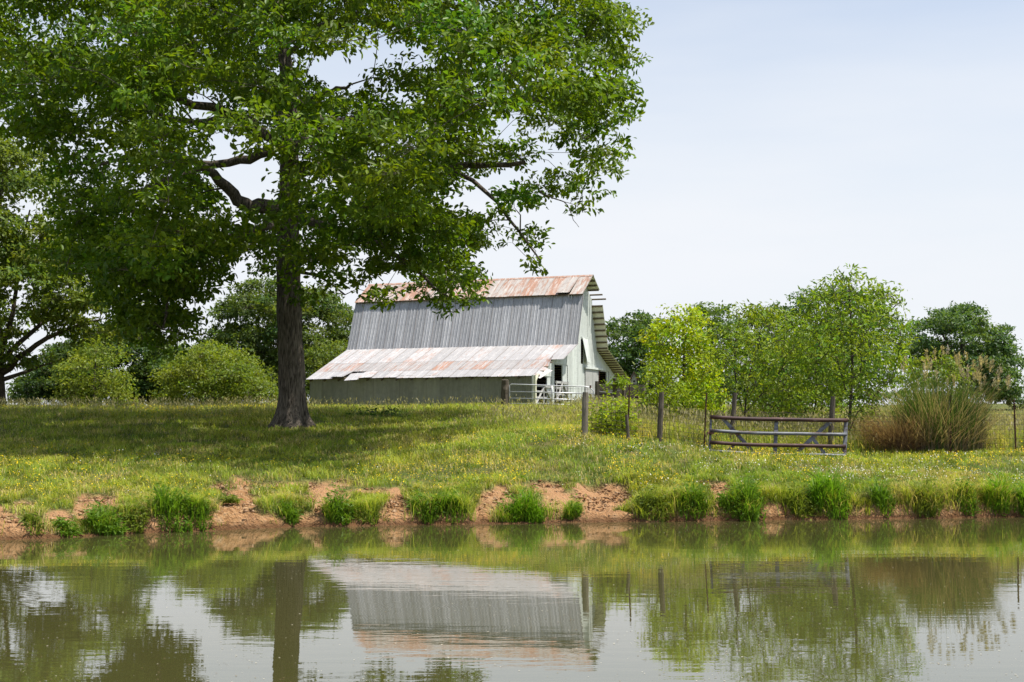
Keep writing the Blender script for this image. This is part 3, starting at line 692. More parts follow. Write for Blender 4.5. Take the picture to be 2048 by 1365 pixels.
limbs = [([K(1080, 385, -5.5), K(1110, 398, -5.7), K(1128, 404, -5.8), K(1140, 420, -5.8), K(1147, 440, -5.8), K(1158, 455, -5.9)], .03, .008), ([K(1128, 404, -5.8), K(1150, 410, -5.9), K(1158, 418, -6)], .014, .006), ([K(440, 215, -3), K(405, 190, -4), K(370, 178, -4.5), K(345, 150, -5)], .03, .008), ([K(570, 412), K(520, 413, -.6), K(485, 412, -1.2), K(462, 388, -1.6), K(438, 360, -2.1), K(405, 335, -2.7), K(350, 312, -3.5), K(250, 270, -5)], .34, .09),
         ([K(405, 335, -2.7), K(330, 362, -3.5), K(250, 392, -4.2), K(150, 425, -5)], .14, .05),
         ([K(574, 285), K(540, 303, .3), K(500, 316, .8), K(455, 327, 1.2), K(400, 330, 1.7), K(320, 305, 2), K(200, 330, 3)], .24, .07),
         ([K(570, 300, -.3), K(520, 262, -1), K(460, 228, -2), K(385, 207, -3), K(310, 180, -4), K(220, 150, -5), K(100, 110, -6)], .24, .07),
         ([K(310, 180, -4), K(240, 190, -5), K(215, 155, -5.5)], .12, .05),
         ([K(575, 228), K(520, 236, 1), K(440, 240, 2), K(360, 243, 3), K(240, 205, 4.5)], .20, .06),
         ([K(590, 335), K(640, 340, -1), K(720, 348, -2), K(800, 352, -3), K(850, 340, -4), K(930, 332, -5), K(1050, 325, -6)], .30, .08),
         ([K(850, 342, -4), K(920, 350, -4.5), K(968, 380, -5), K(1020, 440, -5.5), K(1080, 520, -6)], .12, .03),
         ([K(830, 350, -3.4), K(838, 310, -3.2), K(860, 260, -3), K(900, 170, -2), K(930, 100, -1), K(955, 0, 0), K(970, -110, 0)], .20, .07),
         ([K(590, 232), K(660, 246, 1), K(760, 230, 2.5), K(900, 220, 4), K(1050, 200, 5), K(1180, 200, 6)], .22, .06),
         ([K(572, 115), K(640, 50, -1), K(712, 40, -2), K(718, -60, -3)], .11, .05),
         ([K(570, 100), K(500, 20, -1), K(400, -80, -2), K(300, -140, -3)], .18, .06),
         ([K(585, 425), K(650, 452, -2), K(740, 480, -4), K(820, 530, -6), K(890, 590, -7)], .20, .04),
         ([K(575, 445), K(480, 470, -3), K(400, 500, -5), K(350, 570, -6.5), K(325, 660, -7.5)], .18, .04),
         ([K(578, 330), K(588, 300, -4), K(610, 280, -8), K(640, 300, -11)], .20, .06),
         ([K(578, 280), K(600, 240, 5), K(640, 200, 9)], .20, .06),
         ([K(556, 30), K(610, -80), K(680, -200, 2)], .16, .05), ([K(556, 10), K(500, -90), K(440, -240, -2)], .16, .05),
         ([K(580, 540), K(640, 555, -1.5), K(690, 590, -2.5)], .09, .03), ([K(577, 210), K(640, 190, -5), K(700, 170, -9)], .16, .05), ([K(560, 60), K(300, 0, 4), K(120, -40, 6)], .16, .05)]
oak = tree('oak_tree', 'huge spreading oak with thick bare trunk in the shaded pasture, left of the barn', 'tree', None, trunk_pts, 0.55, limbs, oak_poly, OY, 12.5, 660, 1.2, OAK_LEAF, 0.25, 16, 12, (0.108, 0.176, 0.013), oak_gaps,
           mat='oak_bark', sides=16, spread=.30, twig=.012, hue=.3, trunk_mesh=False, squash=.6, edge=.7, dens=.36, front=1.45, flat=.5, outw=.6, prof=([-300, 0, 300, 700], [.65, .9, 1.15, 1.3]),
           extra=[([(200, 470), (400, 480), (500, 510), (440, 540), (405, 600), (380, 645), (370, 690), (335, 712), (290, 692), (235, 640), (200, 580)], OY - 5, 4.5, 65, .95),
                  ([(90, 440), (250, 390), (400, 410), (420, 470), (250, 560), (150, 545), (90, 500)], OY - 3, 6, 26, .9), ([(-100, 60), (300, 60), (350, 260), (100, 290), (-80, 240)], OY - 4, 8, 40, 1.0),
                  ([(640, 420), (940, 440), (960, 490), (940, 570), (905, 632), (850, 600), (760, 600), (640, 570)], OY - 3, 6, 34, .85), ([(-100, -150), (300, -240), (700, -240), (1150, -110), (1150, -20), (600, -30), (0, -20)], OY - 5, 11, 110, 1.4)])  # last group: unseen foliage above the view, added to deepen the shade below
# trunk with flared ribbed roots
T = smooth_path(trunk_pts, 0.12); rr = np.interp(T[:, 2], [2.2, 4.0, 7.5, 12, 15, 19, 26], [.585, .54, .51, .42, .34, .25, .06]); k = 56; th = np.arange(k) * 2 * pi / k
hgt_ = T[:, 2] - 2.42; fl = np.exp(-np.clip(hgt_, 0, 9) / 0.50)
lob = 0.5 + 0.5 * np.cos(5 * th + 0.7 + 0.5 * np.sin(2 * th)); lob2 = 0.5 + .5 * np.cos(9 * th + 2)
ridge = np.array([[vnoise(np.array([t_ * 4.5 + 3 * sin(h * .5)]), np.array([h * 1.1]), 90)[0] for t_ in th] for h in T[:, 2]])
Rm = rr[:, None] * (1 + fl[:, None] * (0.30 + 0.75 * lob[None] + .2 * lob2[None])) + (ridge - .5) * 0.075
V = np.stack([T[:, 0, None] + Rm * np.cos(th)[None], T[:, 1, None] + Rm * np.sin(th)[None], np.repeat(T[:, 2, None] - 0.12, k, 1)], -1)
i = np.arange(len(T) - 1)[:, None] * k; j = np.arange(k)[None]; j2 = (j + 1) % k
link('trunk', np_mesh('trunk', V.reshape(-1, 3), [np.stack([i + j, i + j2, i + k + j2, i + k + j], -1).reshape(-1, 4)], smooth=True), M['oak_bark'], oak, True)

def gnd(px, Y): x = (px - 1024) / F * Y; return np.array([x, Y, float(height(np.array([x]), np.array([Y]))[0])])
def bgtree(name, label, cat, poly, Y, thick, nb, rad, leaf, size, sprays, per, col, tpx=None, r=.25, limbs=(), ytop=None, **kw):
    p = np.array(poly, float); cx = p[:, 0].mean() if tpx is None else tpx; g = gnd(cx, Y) - np.array([0, 0, .1])
    top = at(cx + 4, (p[:, 1].min() * .75 + p[:, 1].max() * .25) if ytop is None else ytop, Y)
    mid = (g + top) / 2 + np.array([rng.normal() * .2, rng.normal() * .2, 0])
    return tree(name, label, cat, None, [g, mid, top], r, limbs, poly, Y, thick, nb, rad, leaf, size, sprays, per, col, **kw)

Y0_ = 84.0
def A(px, py, off=0): return at(px, py, Y0_ + off)
bgtree('pasture_tree', 'tall open-crowned tree with long bare lower limbs, cut by the left picture edge', 'tree', [(-260, 420), (-200, 300), (-120, 220), (-40, 250), (20, 285), (70, 290), (115, 330), (110, 400), (150, 480), (195, 540), (260, 590), (310, 640), (290, 690), (150, 680), (100, 720), (60, 760), (-60, 770), (-200, 720), (-270, 600)],
       Y0_, 5.5, 420, 1.0, LEAF, .30, 19, 10, (0.135, 0.185, 0.034), tpx=2, r=.36, ytop=300, gaps=[(75, 690, 45, 24), (15, 790, 22, 45), (60, 430, 16, 30), (130, 350, 20, 18), (40, 600, 18, 20), (200, 640, 16, 8)], edge=.7, dens=.34,
       limbs=[([A(5, 745), A(55, 705, -1), A(120, 665, -1.5), A(200, 640, -2)], .22, .05), ([A(5, 725), A(45, 680, .5), A(90, 645, 1), A(160, 600, 1)], .20, .05), ([A(5, 700), A(25, 620), A(40, 520), A(60, 420)], .18, .05), ([A(5, 760), A(60, 740), A(110, 725, 1)], .14, .04), ([A(4, 690), A(-60, 600), A(-130, 500)], .2, .05), ([A(10, 560), A(70, 500), A(130, 480)], .13, .04)])
bgtree('dark_tree', 'dark leafy tree in the gap between the two round bushes', 'tree', [(30, 812), (45, 760), (70, 735), (110, 700), (200, 655), (280, 645), (330, 690), (375, 705), (385, 750), (360, 812)], 106, 4, 260, 1.15, LEAF, .29, 26, 9, (0.068, 0.115, 0.030), tpx=270, r=.25, gaps=[(255, 740, 14, 10), (285, 700, 8, 8)])
bgtree('round_bush', 'smaller round light green bush on the crest, left end of the row', 'bush', [(118, 812), (126, 758), (122, 742), (148, 700), (162, 702), (184, 678), (208, 694), (240, 704), (244, 740), (262, 760), (258, 812)], 79, 1.8, 70, .75, LEAF, .17, 34, 9, (0.195, 0.254, 0.042), r=.06, flat=.5, bmul=.5)
bgtree('round_bush', 'broad domed green bush on the crest just left of the oak trunk', 'bush', [(312, 812), (316, 770), (335, 735), (350, 728), (380, 692), (405, 700), (432, 684), (458, 705), (490, 706), (515, 742), (548, 752), (560, 812)], 82, 3.2, 130, .95, LEAF, .18, 34, 9, (0.163, 0.215, 0.031), r=.08, flat=.9, bmul=.5)
bgtree('grove_tree', 'tall dark green tree behind the oak trunk and the barn end', 'tree', [(395, 812), (398, 690), (412, 665), (440, 655), (444, 625), (456, 585), (485, 566), (530, 560), (580, 568), (640, 585), (690, 617), (714, 650), (712, 720), (700, 812)], 112, 5, 260, 1.15, LEAF, .30, 22, 9, (0.095, 0.140, 0.032), tpx=560, r=.35, gaps=[(640, 655, 10, 8)])
bgtree('barn_shrub', 'olive green shrub crowding the far end of the barn', 'bush', [(606, 800), (612, 710), (640, 686), (680, 684), (702, 700), (700, 800)], 101, 2.2, 60, .8, LEAF, .22, 22, 9, (0.133, 0.180, 0.031), r=.08, flat=.6)
# right of the barn, far
bgtree('distant_tree', 'dark rounded tree mass rising directly behind the barn gable', 'tree', [(1190, 812), (1198, 690), (1212, 652), (1240, 636), (1275, 627), (1308, 640), (1332, 662), (1345, 812)], 128, 5, 110, 1.3, LEAF, .32, 16, 9, (0.081, 0.138, 0.042), r=.3)
bgtree('distant_tree', 'round dark treetop showing just right of the bright yellow-green tree', 'tree', [(1375, 812), (1378, 645), (1394, 613), (1415, 601), (1446, 608), (1468, 632), (1476, 812)], 122, 3.5, 70, 1.2, LEAF, .30, 16, 9, (0.094, 0.155, 0.039), r=.25)
bgtree('distant_tree', 'low grey-green treetop between the two higher dark tops on the right', 'tree', [(1468, 812), (1470, 650), (1500, 626), (1540, 614), (1570, 630), (1575, 812)], 134, 4, 70, 1.3, LEAF, .32, 15, 9, (0.118, 0.179, 0.049), r=.25)
bgtree('distant_tree', 'wide dark tree crown behind the tall airy sapling', 'tree', [(1552, 812), (1556, 615), (1578, 592), (1620, 590), (1650, 570), (1690, 575), (1722, 600), (1765, 622), (1802, 655), (1812, 812)], 116, 5, 150, 1.2, LEAF, .30, 15, 9, (0.094, 0.159, 0.039), r=.3)
def B_(px, py, off=0): return at(px, py, 126 + off)
bgtree('distant_oak', 'lone spreading oak with layered crown in the far field at right', 'tree', [(1800, 720), (1815, 662), (1840, 640), (1852, 622), (1882, 626), (1900, 611), (1936, 611), (1962, 620), (1983, 640), (1978, 662), (2004, 658), (2008, 690), (2036, 705), (2046, 728), (2030, 755), (2042, 812), (1960, 812), (1905, 770), (1860, 735), (1820, 735)],
       126, 5, 150, 1.05, LEAF, .29, 30, 9, (0.088, 0.151, 0.049), tpx=1928, r=.38, ytop=640, gaps=[(1990, 645, 14, 6), (1905, 690, 7, 10), (1858, 672, 10, 8)], limbs=[([B_(1928, 745), B_(1960, 700), B_(1985, 680)], .18, .05), ([B_(1926, 735), B_(1905, 700), B_(1880, 660)], .18, .05), ([B_(1928, 770), B_(1870, 715), B_(1835, 690)], .14, .05)])
bgtree('hedge_bush', 'dark low bush in the far field at the right picture edge', 'bush', [(2030, 822), (2034, 805), (2060, 800), (2090, 808), (2094, 822)], 124, 1.2, 14, .7, LEAF, .25, 20, 9, (0.065, 0.106, 0.030), r=.06)
# right, behind the fence
bgtree('maple_tree', 'bright yellow-green young tree behind the fence, right of the barn', 'tree', [(1300, 695), (1310, 660), (1330, 645), (1345, 625), (1366, 616), (1386, 626), (1398, 655), (1412, 690), (1428, 730), (1438, 785), (1425, 840), (1332, 842), (1335, 765), (1306, 722)], 57, 1.9, 110, .55, LEAF, .17, 38, 9, (0.290, 0.375, 0.020), r=.09, flat=.65, hue=.35, gaps=[(1300, 745, 6, 10)])
bgtree('sapling', 'short leafy sapling leaning in front of the bright tree, left side', 'sapling', [(1288, 772), (1300, 735), (1320, 718), (1346, 742), (1358, 792), (1347, 835), (1300, 835)], 52, .9, 42, .38, NARROW, .17, 44, 8, (0.22, 0.30, 0.025), r=.03, flat=.5)
def E_(px, py, off=0): return at(px, py, 52 + off)
bgtree('multistem_tree', 'airy young tree forking low from three thin stems behind the leaning gate', 'tree', [(1420, 720), (1428, 655), (1460, 630), (1500, 612), (1560, 622), (1605, 655), (1618, 725), (1605, 800), (1560, 850), (1440, 850), (1435, 790)], 52, 2.0, 150, .45, NARROW, .20, 24, 7, (0.185, 0.265, 0.030), tpx=1488, r=.05, ytop=825, flat=.5, hue=.3, bmul=.6,
       limbs=[([E_(1488, 838), E_(1475, 780), E_(1468, 700), E_(1480, 640)], .035, .012), ([E_(1489, 835), E_(1497, 760), E_(1515, 690), E_(1530, 630)], .035, .012), ([E_(1490, 828), E_(1520, 790), E_(1560, 745), E_(1590, 690)], .03, .012)], gaps=[(1460, 790, 14, 14)])
bgtree('thicket', 'dense mid-green thicket filling the gap between the two airy trees', 'bush', [(1500, 868), (1520, 725), (1580, 665), (1625, 640), (1665, 680), (1700, 760), (1705, 868)], 63, 2.2, 130, .62, LEAF, .18, 26, 9, (0.155, 0.225, 0.036), r=.05, flat=.5)
def G_(px, py, off=0): return at(px, py, 50 + off)
bgtree('tall_sapling', 'tallest airy tree behind the fence, with thin dark trunk, right of the leaning gate', 'tree', [(1598, 690), (1615, 615), (1640, 572), (1678, 540), (1720, 545), (1738, 580), (1770, 590), (1808, 597), (1778, 632), (1818, 648), (1800, 705), (1792, 762), (1740, 795), (1655, 795), (1605, 760)], 50, 2.2, 185, .42, NARROW, .20, 25, 7, (0.180, 0.265, 0.028), tpx=1693, r=.065, ytop=560, flat=.5, hue=.3, bmul=.55,
       limbs=[([G_(1700, 862), G_(1715, 825), G_(1745, 795), G_(1790, 752)], .03, .012), ([G_(1691, 780), G_(1678, 730), G_(1660, 660)], .03, .012), ([G_(1690, 740), G_(1720, 680), G_(1760, 640), G_(1805, 600)], .03, .01)], gaps=[(1760, 690, 10, 14), (1640, 780, 16, 10), (1790, 615, 12, 5)])
bgtree('thin_shrub', 'thin upright shrub beside the right end of the leaning gate', 'bush', [(1702, 880), (1704, 800), (1728, 770), (1758, 795), (1766, 880)], 49, .7, 30, .33, LEAF, .12, 40, 8, (0.13, 0.20, 0.024), r=.02, flat=.4)
bgtree('pale_tree', 'pale yellow-green small tree rising behind the ornamental grass', 'tree', [(1812, 790), (1828, 735), (1850, 716), (1880, 710), (1916, 735), (1934, 775), (1925, 830), (1825, 830)], 60, 1.5, 80, .5, LEAF, .17, 34, 9, (0.15, 0.21, 0.028), r=.05, flat=.5)
bgtree('vine_bush', 'bright yellow-green leafy bush growing beside the thick fence post', 'bush', [(1178, 885), (1182, 835), (1200, 802), (1226, 788), (1252, 803), (1258, 850), (1246, 888)], 46.3, .6, 70, .28, LEAF, .13, 60, 8, (0.27, 0.35, 0.024), r=.02, flat=.5, bmul=.5)
bgtree('roadside_weed', 'dark leafy weed clump in the grass right of the oak trunk', 'weed', [(720, 862), (728, 830), (745, 815), (770, 818), (800, 835), (806, 862)], 66, .8, 26, .32, LEAF, .14, 40, 8, (0.058, 0.119, 0.018), r=.015, flat=.6)
bgtree('vine_clump', 'small tuft of bright vine leaves spilling over a dark post top by the barn', 'vine', [(1218, 770), (1220, 757), (1230, 752), (1242, 758), (1243, 772)], 70, .25, 16, .2, LEAF, .16, 70, 7, (0.195, 0.275, 0.020), r=.01)

# ------------------------------------------------------------------ grass and flowers (nobody could count them)
def blades(P, hgt_, wid_, lean, col, tipcol=None):
    n = len(P); az = rng.random(n) * 6.283; h = np.stack([np.cos(az), np.sin(az), 0 * az], -1); sd_ = np.stack([-h[:, 1], h[:, 0], 0 * az], -1)
    H = hgt_[:, None]; Wd = wid_[:, None]; up = np.array([0, 0, 1.0]); ln = lean[:, None]
    m = P + up * H * .55 + h * H * ln * .3; t = P + up * H * (1 - .25 * ln) + h * H * ln
    V = np.stack([P - sd_ * Wd, P + sd_ * Wd, m + sd_ * Wd * .8, m - sd_ * Wd * .8, t], 1).reshape(-1, 3); b = np.arange(n)[:, None] * 5
    c = np.repeat(col[:, None], 5, 1)
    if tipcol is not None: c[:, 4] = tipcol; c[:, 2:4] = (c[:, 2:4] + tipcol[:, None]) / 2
    return V, b + np.array([[0, 1, 2, 3]]), b + np.array([[3, 2, 4]]), c.reshape(-1, 3)
def fence_y(X): return 45.6 + 0.05 * np.asarray(X)
def tallness(X, Y):
    px = 1024 + F * X / Y
    crest = sstep(63, 70, Y) * sstep(1300, 1000, px) * sstep(700, 560, px)
    crest = np.maximum(crest, .45 * sstep(63, 70, Y) * sstep(1300, 1150, px))
    back = sstep(0, 0.8, Y - fence_y(X)) * sstep(2.2, 3.2, X)
    mid = sstep(880, 1040, px) * sstep(50, 56, Y) * sstep(4.2, 2.5, X) * sstep(66, 60, Y)
    return np.clip(np.maximum.reduce([crest * .42, back * (1 - .45 * sstep(60, 70, Y)), mid * .6]), 0, 1)
def in_barn(P):
    q_ = P - BO; a = q_ @ BA; b = q_ @ BB; return (a > -0.1) & (a < L) & (abs(b) < HALF + .05)
def scatter(n, y0, y1, pw, margin=3.0):
    u = rng.random(n); Y = (y0 ** pw + u * (y1 ** pw - y0 ** pw)) ** (1 / pw)
    X = (rng.random(n) - .5) * (0.735 * Y + 2 * margin); s = Y - shore(X); k = s > 0.12; X, Y, s = X[k], Y[k], s[k]
    P = np.stack([X, Y, height(X, Y)], -1); c = clay_amount(P); return P, s, c
def gcol(n, a, b, j=.25): t = rng.random((n, 1)); return (np.array(a) * (1 - t) + np.array(b) * t) * (1 - j / 2 + j * rng.random((n, 1)))

P, s, c = scatter(450000, 30, 92, -0.4)
n2 = 120000; X2 = (rng.random(n2) - .5) * 36 + .5; s2 = 0.06 + 3.2 * rng.random(n2) ** 1.3; Y2 = shore(X2) + s2; P2 = np.stack([X2, Y2, height(X2, Y2)], -1)
P = np.vstack([P, P2]); s = np.r_[s, s2]; c = np.r_[c, clay_amount(P2)]
patch = fbm(P[:, 0] * .55, P[:, 1] * .4, 61); thin = fbm(P[:, 0] * 1.4, P[:, 1] * 1.1, 62)
keep = (rng.random(len(P)) > c * 1.02) & (rng.random(len(P)) > sstep(0.35, 0.05, s) * .6) & ~in_barn(P) & (rng.random(len(P)) < 0.35 + 1.1 * sstep(.3, .55, thin))
P, patch, thin, s = P[keep], patch[keep], thin[keep], s[keep]; n = len(P); tl = tallness(P[:, 0], P[:, 1])
clump = fbm(P[:, 0] * 3.1, P[:, 1] * 2.2, 63, 3); dry = sstep(.50, .66, fbm(P[:, 0] * .9 + 40, P[:, 1] * .7, 64)); dry = np.maximum(dry, 0.45 * sstep(.42, .6, fbm(P[:, 0] * .5, P[:, 1] * .6, 66)) * np.exp(-((P[:, 0] + 13) / 9) ** 2 - ((P[:, 1] - 52) / 6) ** 2))
hh = (0.04 + 0.13 * patch + 0.10 * thin + .22 * np.maximum(clump - .5, 0) + .30 * sstep(.9, .15, s) * sstep(.42, .62, clump)) * (0.6 + .8 * rng.random(n)) + tl * (0.20 + 0.45 * rng.random(n))
wd = (0.006 + 0.006 * rng.random(n)) * (P[:, 1] / 45) ** .8
t_ = np.clip(patch * 1.5 - .3 + rng.normal(size=n) * .25, 0, 1)[:, None]
col = np.array([.135, .215, .026]) * (1 - t_) + np.array([.275, .30, .045]) * t_
col = col * (0.62 + .76 * sstep(.3, .7, clump))[:, None]
tan = (rng.random(n) < 0.06 + .10 * tl + .38 * dry)[:, None]; col = np.where(tan, np.array([[.44, .38, .17]]), col) * (0.72 + .56 * rng.random((n, 1)))
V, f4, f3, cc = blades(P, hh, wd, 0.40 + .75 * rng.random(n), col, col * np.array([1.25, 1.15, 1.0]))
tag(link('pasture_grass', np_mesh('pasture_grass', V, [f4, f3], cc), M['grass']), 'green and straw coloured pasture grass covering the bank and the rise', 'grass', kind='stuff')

# tall seeding stems on the crest and behind the fence
P, s, c = scatter(70000, 44, 92, 0.2); tl = tallness(P[:, 0], P[:, 1]); k = (rng.random(len(P)) < tl * .9) & ~in_barn(P); P, tl = P[k], tl[k]; n = len(P)
hh = (0.45 + 0.5 * rng.random(n)) * (0.55 + .6 * tl); lean = .1 + .35 * rng.random(n)
V, f4, f3, cc = blades(P, hh, np.full(n, .005) * (P[:, 1] / 50), lean, gcol(n, (.24, .26, .07), (.36, .33, .14)))
tips = V.reshape(n, 5, 3)[:, 4]
D = np.c_[rng.normal(size=(n, 2)) * .35, np.ones(n)]; lv, lf, lc = leaf_arrays(tips - norm(D) * .05, D, rng.normal(size=(n, 3)), .10 + .10 * rng.random(n), (LEAF[0] * np.array([1, .55, 1]), LEAF[1]), gcol(n, (.32, .30, .14), (.46, .40, .24)))
tag(link('seeding_grass', np_mesh('seeding_grass', np.vstack([V, lv]), [f4, f3, lf + len(V)], np.vstack([cc, lc])), M['grass']), 'tall seeding grass with pale heads on the crest and behind the fence', 'tall grass', kind='stuff')

# buttercups and clover
def flowers(name, label, cat, n0, dens, c0, c1, r, h0, h1, y1=82):
    P, s, c = scatter(n0, 32, y1, -0.2); k = (rng.random(len(P)) < dens(P, s)) & (rng.random(len(P)) > c * 1.2) & ~in_barn(P); P = P[k]; n = len(P)
    P[:, 2] += h0 + (h1 - h0) * rng.random(n) + .3 * tallness(P[:, 0], P[:, 1]); th = rng.random((n, 1)) * 6.28 + np.arange(6) * 1.0472; rr = (r * (.7 + .6 * rng.random(n)) * (P[:, 1] / 42) ** .5)[:, None]
    tx = rng.normal(size=(n, 1)) * .45; ty = rng.normal(size=(n, 1)) * .45 - .25
    dx = rr * np.cos(th); dy = rr * np.sin(th); cup = np.where(np.arange(6) % 2, .3, .55) * rr
    V = np.stack([P[:, :1] + dx, P[:, 1:2] + dy, P[:, 2:] + dx * tx - dy * ty + cup], -1); V = np.concatenate([P[:, None], V], 1).reshape(-1, 3)
    b = np.arange(n)[:, None, None] * 7; f = b + np.array([[0, 1 + i, 1 + (i + 1) % 6] for i in range(6)])[None]
    tag(link(name, np_mesh(name, V, [f.reshape(-1, 3)], np.repeat(gcol(n, c0, c1), 7, 0)), M['flower']), label, cat, kind='stuff'); return n
def pxof(P): return 1024 + F * P[:, 0] / P[:, 1]
def d_yellow(P, s):
    px = pxof(P); f = sstep(.42, .60, fbm(P[:, 0] * .6, P[:, 1] * .5, 81)); crest = sstep(62, 66, P[:, 1]) * sstep(700, 500, px); bank = sstep(.5, 2, s) * sstep(50, 45, P[:, 1]) * (.35 + .65 * sstep(500, 1200, px))
    behind = (P[:, 1] > fence_y(P[:, 0]) + .5) & (P[:, 0] > 2.4)
    return np.where(behind, .05, np.clip(f * (bank * 1.0 + crest * 1.0 + .03), 0, 1))
def d_white(P, s):
    px = pxof(P); f = sstep(.45, .7, fbm(P[:, 0] * .5 + 5, P[:, 1] * .6, 85)); behind = (P[:, 1] > fence_y(P[:, 0])) & (P[:, 0] > 2.4)
    return np.where(behind, 0, f * sstep(1, 2.5, s) * sstep(47, 43, P[:, 1]) * (.12 + .88 * sstep(1050, 1350, px)))
flowers('buttercup', 'yellow buttercups dotted through the grass of the bank and crest', 'buttercups', 66000, d_yellow, (.72, .50, .01), (.85, .62, .03), .0135, .08, .24)
flowers('clover_flower', 'white clover heads scattered in the grass on the right bank', 'clover flowers', 26000, d_white, (.62, .60, .50), (.78, .76, .68), .0145, .05, .18, 48)

# broad little weed leaves on the bank, stones and clods on the clay
P, s, c = scatter(60000, 31, 46, -0.3); k = (rng.random(len(P)) > c * 1.1) & (rng.random(len(P)) < .6 * sstep(.4, .6, fbm(P[:, 0] * 1.1, P[:, 1] * 1.1, 88))); P = P[k]; n = len(P); P[:, 2] += .03 + .10 * rng.random(n)
V, f, cc = leaf_arrays(P, np.c_[rng.normal(size=(n, 2)), .2 + .3 * rng.random(n)], np.array([0, 0, 1.]) + rng.normal(size=(n, 3)) * .35, .05 + .06 * rng.random(n), LEAF, gcol(n, (.07, .13, .02), (.12, .16, .035)))
tag(link('ground_weeds', np_mesh('ground_weeds', V, [f], cc), M['leaf']), 'low broad-leaved weeds mixed into the bank grass', 'weeds', kind='stuff')
P, s, c = scatter(110000, 29, 42, 1); k = (rng.random(len(P)) < np.maximum(c * .5, .10 * (s < .5))); P = P[k][:9000]; n = len(P); P[:, 2] -= c[k][:9000] * .1
ico = norm(np.array([(0, 0, 1), (1, 0, 0), (0, 1, 0), (-1, 0, 0), (0, -1, 0), (0, 0, -1)], float)); icf = np.array([(0, 1, 2), (0, 2, 3), (0, 3, 4), (0, 4, 1), (5, 2, 1), (5, 3, 2), (5, 4, 3), (5, 1, 4)])
sz = (0.012 + 0.05 * rng.random(n) ** 4)[:, None, None]; V = P[:, None] + ico[None] * sz * (0.6 + .8 * rng.random((n, 6, 1))) * np.array([1.2, 1.2, .7])
cl = gcol(n, (.24, .115, .05), (.48, .33, .20), .6)
tag(link('clay_clods', np_mesh('clay_clods', V.reshape(-1, 3), [(np.arange(n)[:, None, None] * 6 + icf[None]).reshape(-1, 3)], np.repeat(cl, 6, 0)), M['flower']), 'loose clods and pebbles on the bare orange clay bank', 'clay clods', kind='stuff')

# grass tufts along the waterline: each one a thing
tufts = [(68, 1062, 22, 26, 'small olive sprig of grass on bare clay at the far left shore'), (135, 1070, 24, 42, 'narrow grass tuft on the left shore beside the first broad leafy clump'),
         (210, 1072, 42, 62, 'leafy dark green clump at the left shore, widest of the left three'), (268, 1066, 30, 60, 'rounded leafy clump touching the broad left clump on its right'),
         (345, 1062, 52, 74, 'large bright grass clump with white clover above it, left shore'), (398, 1058, 28, 60, 'grass tuft drooping to the water at the right end of the large clover clump'), (462, 1040, 18, 22, 'tiny weed tuft alone on the clay slope below left of the oak'),
         (578, 1052, 22, 50, 'narrow upright grass tuft at the waterline below the oak trunk'), (680, 1046, 32, 60, 'flowery weed tuft with white blooms on the shore, below the barn end'), (736, 1048, 24, 36, 'pale arching grass tuft beside bare clay, below the grey roof'),
         (850, 1044, 34, 54, 'dark based tuft left of mid shore, olive on top'), (905, 1044, 36, 58, 'olive tuft beside bare clay, left of the brightest green clump'), (1020, 1044, 26, 44, 'lower left half of the brightest green clump at mid shore'), (1062, 1042, 34, 68, 'brightest tall green clump at mid shore with clay on its right'),
         (1143, 1040, 20, 46, 'slim tuft with yellow flowers standing before the bare clay bowl'), (1305, 1038, 38, 46, 'olive weedy tuft just right of the bare clay bowl'), (1382, 1040, 36, 58, 'green grass tuft on the shore below the slim T-post'),
         (1482, 1039, 52, 62, 'dense dark green rounded clump below the left end of the leaning gate'), (1600, 1036, 32, 42, 'loose low leafy tuft below the middle of the leaning gate'), (1660, 1037, 46, 70, 'large fresh green clump below the right end of the leaning gate'), (1765, 1034, 26, 54, 'upright pale grass tuft between two dark clumps on the right shore'),
         (1848, 1035, 38, 62, 'dark green clump on the shore below the ornamental grass'), (1925, 1032, 26, 36, 'small leafy tuft next to the pale mud strip, right shore'), (1990, 1034, 32, 68, 'tall bright green clump near the right picture edge'), (2050, 1034, 34, 66, 'tall green clump cut by the right picture edge')]
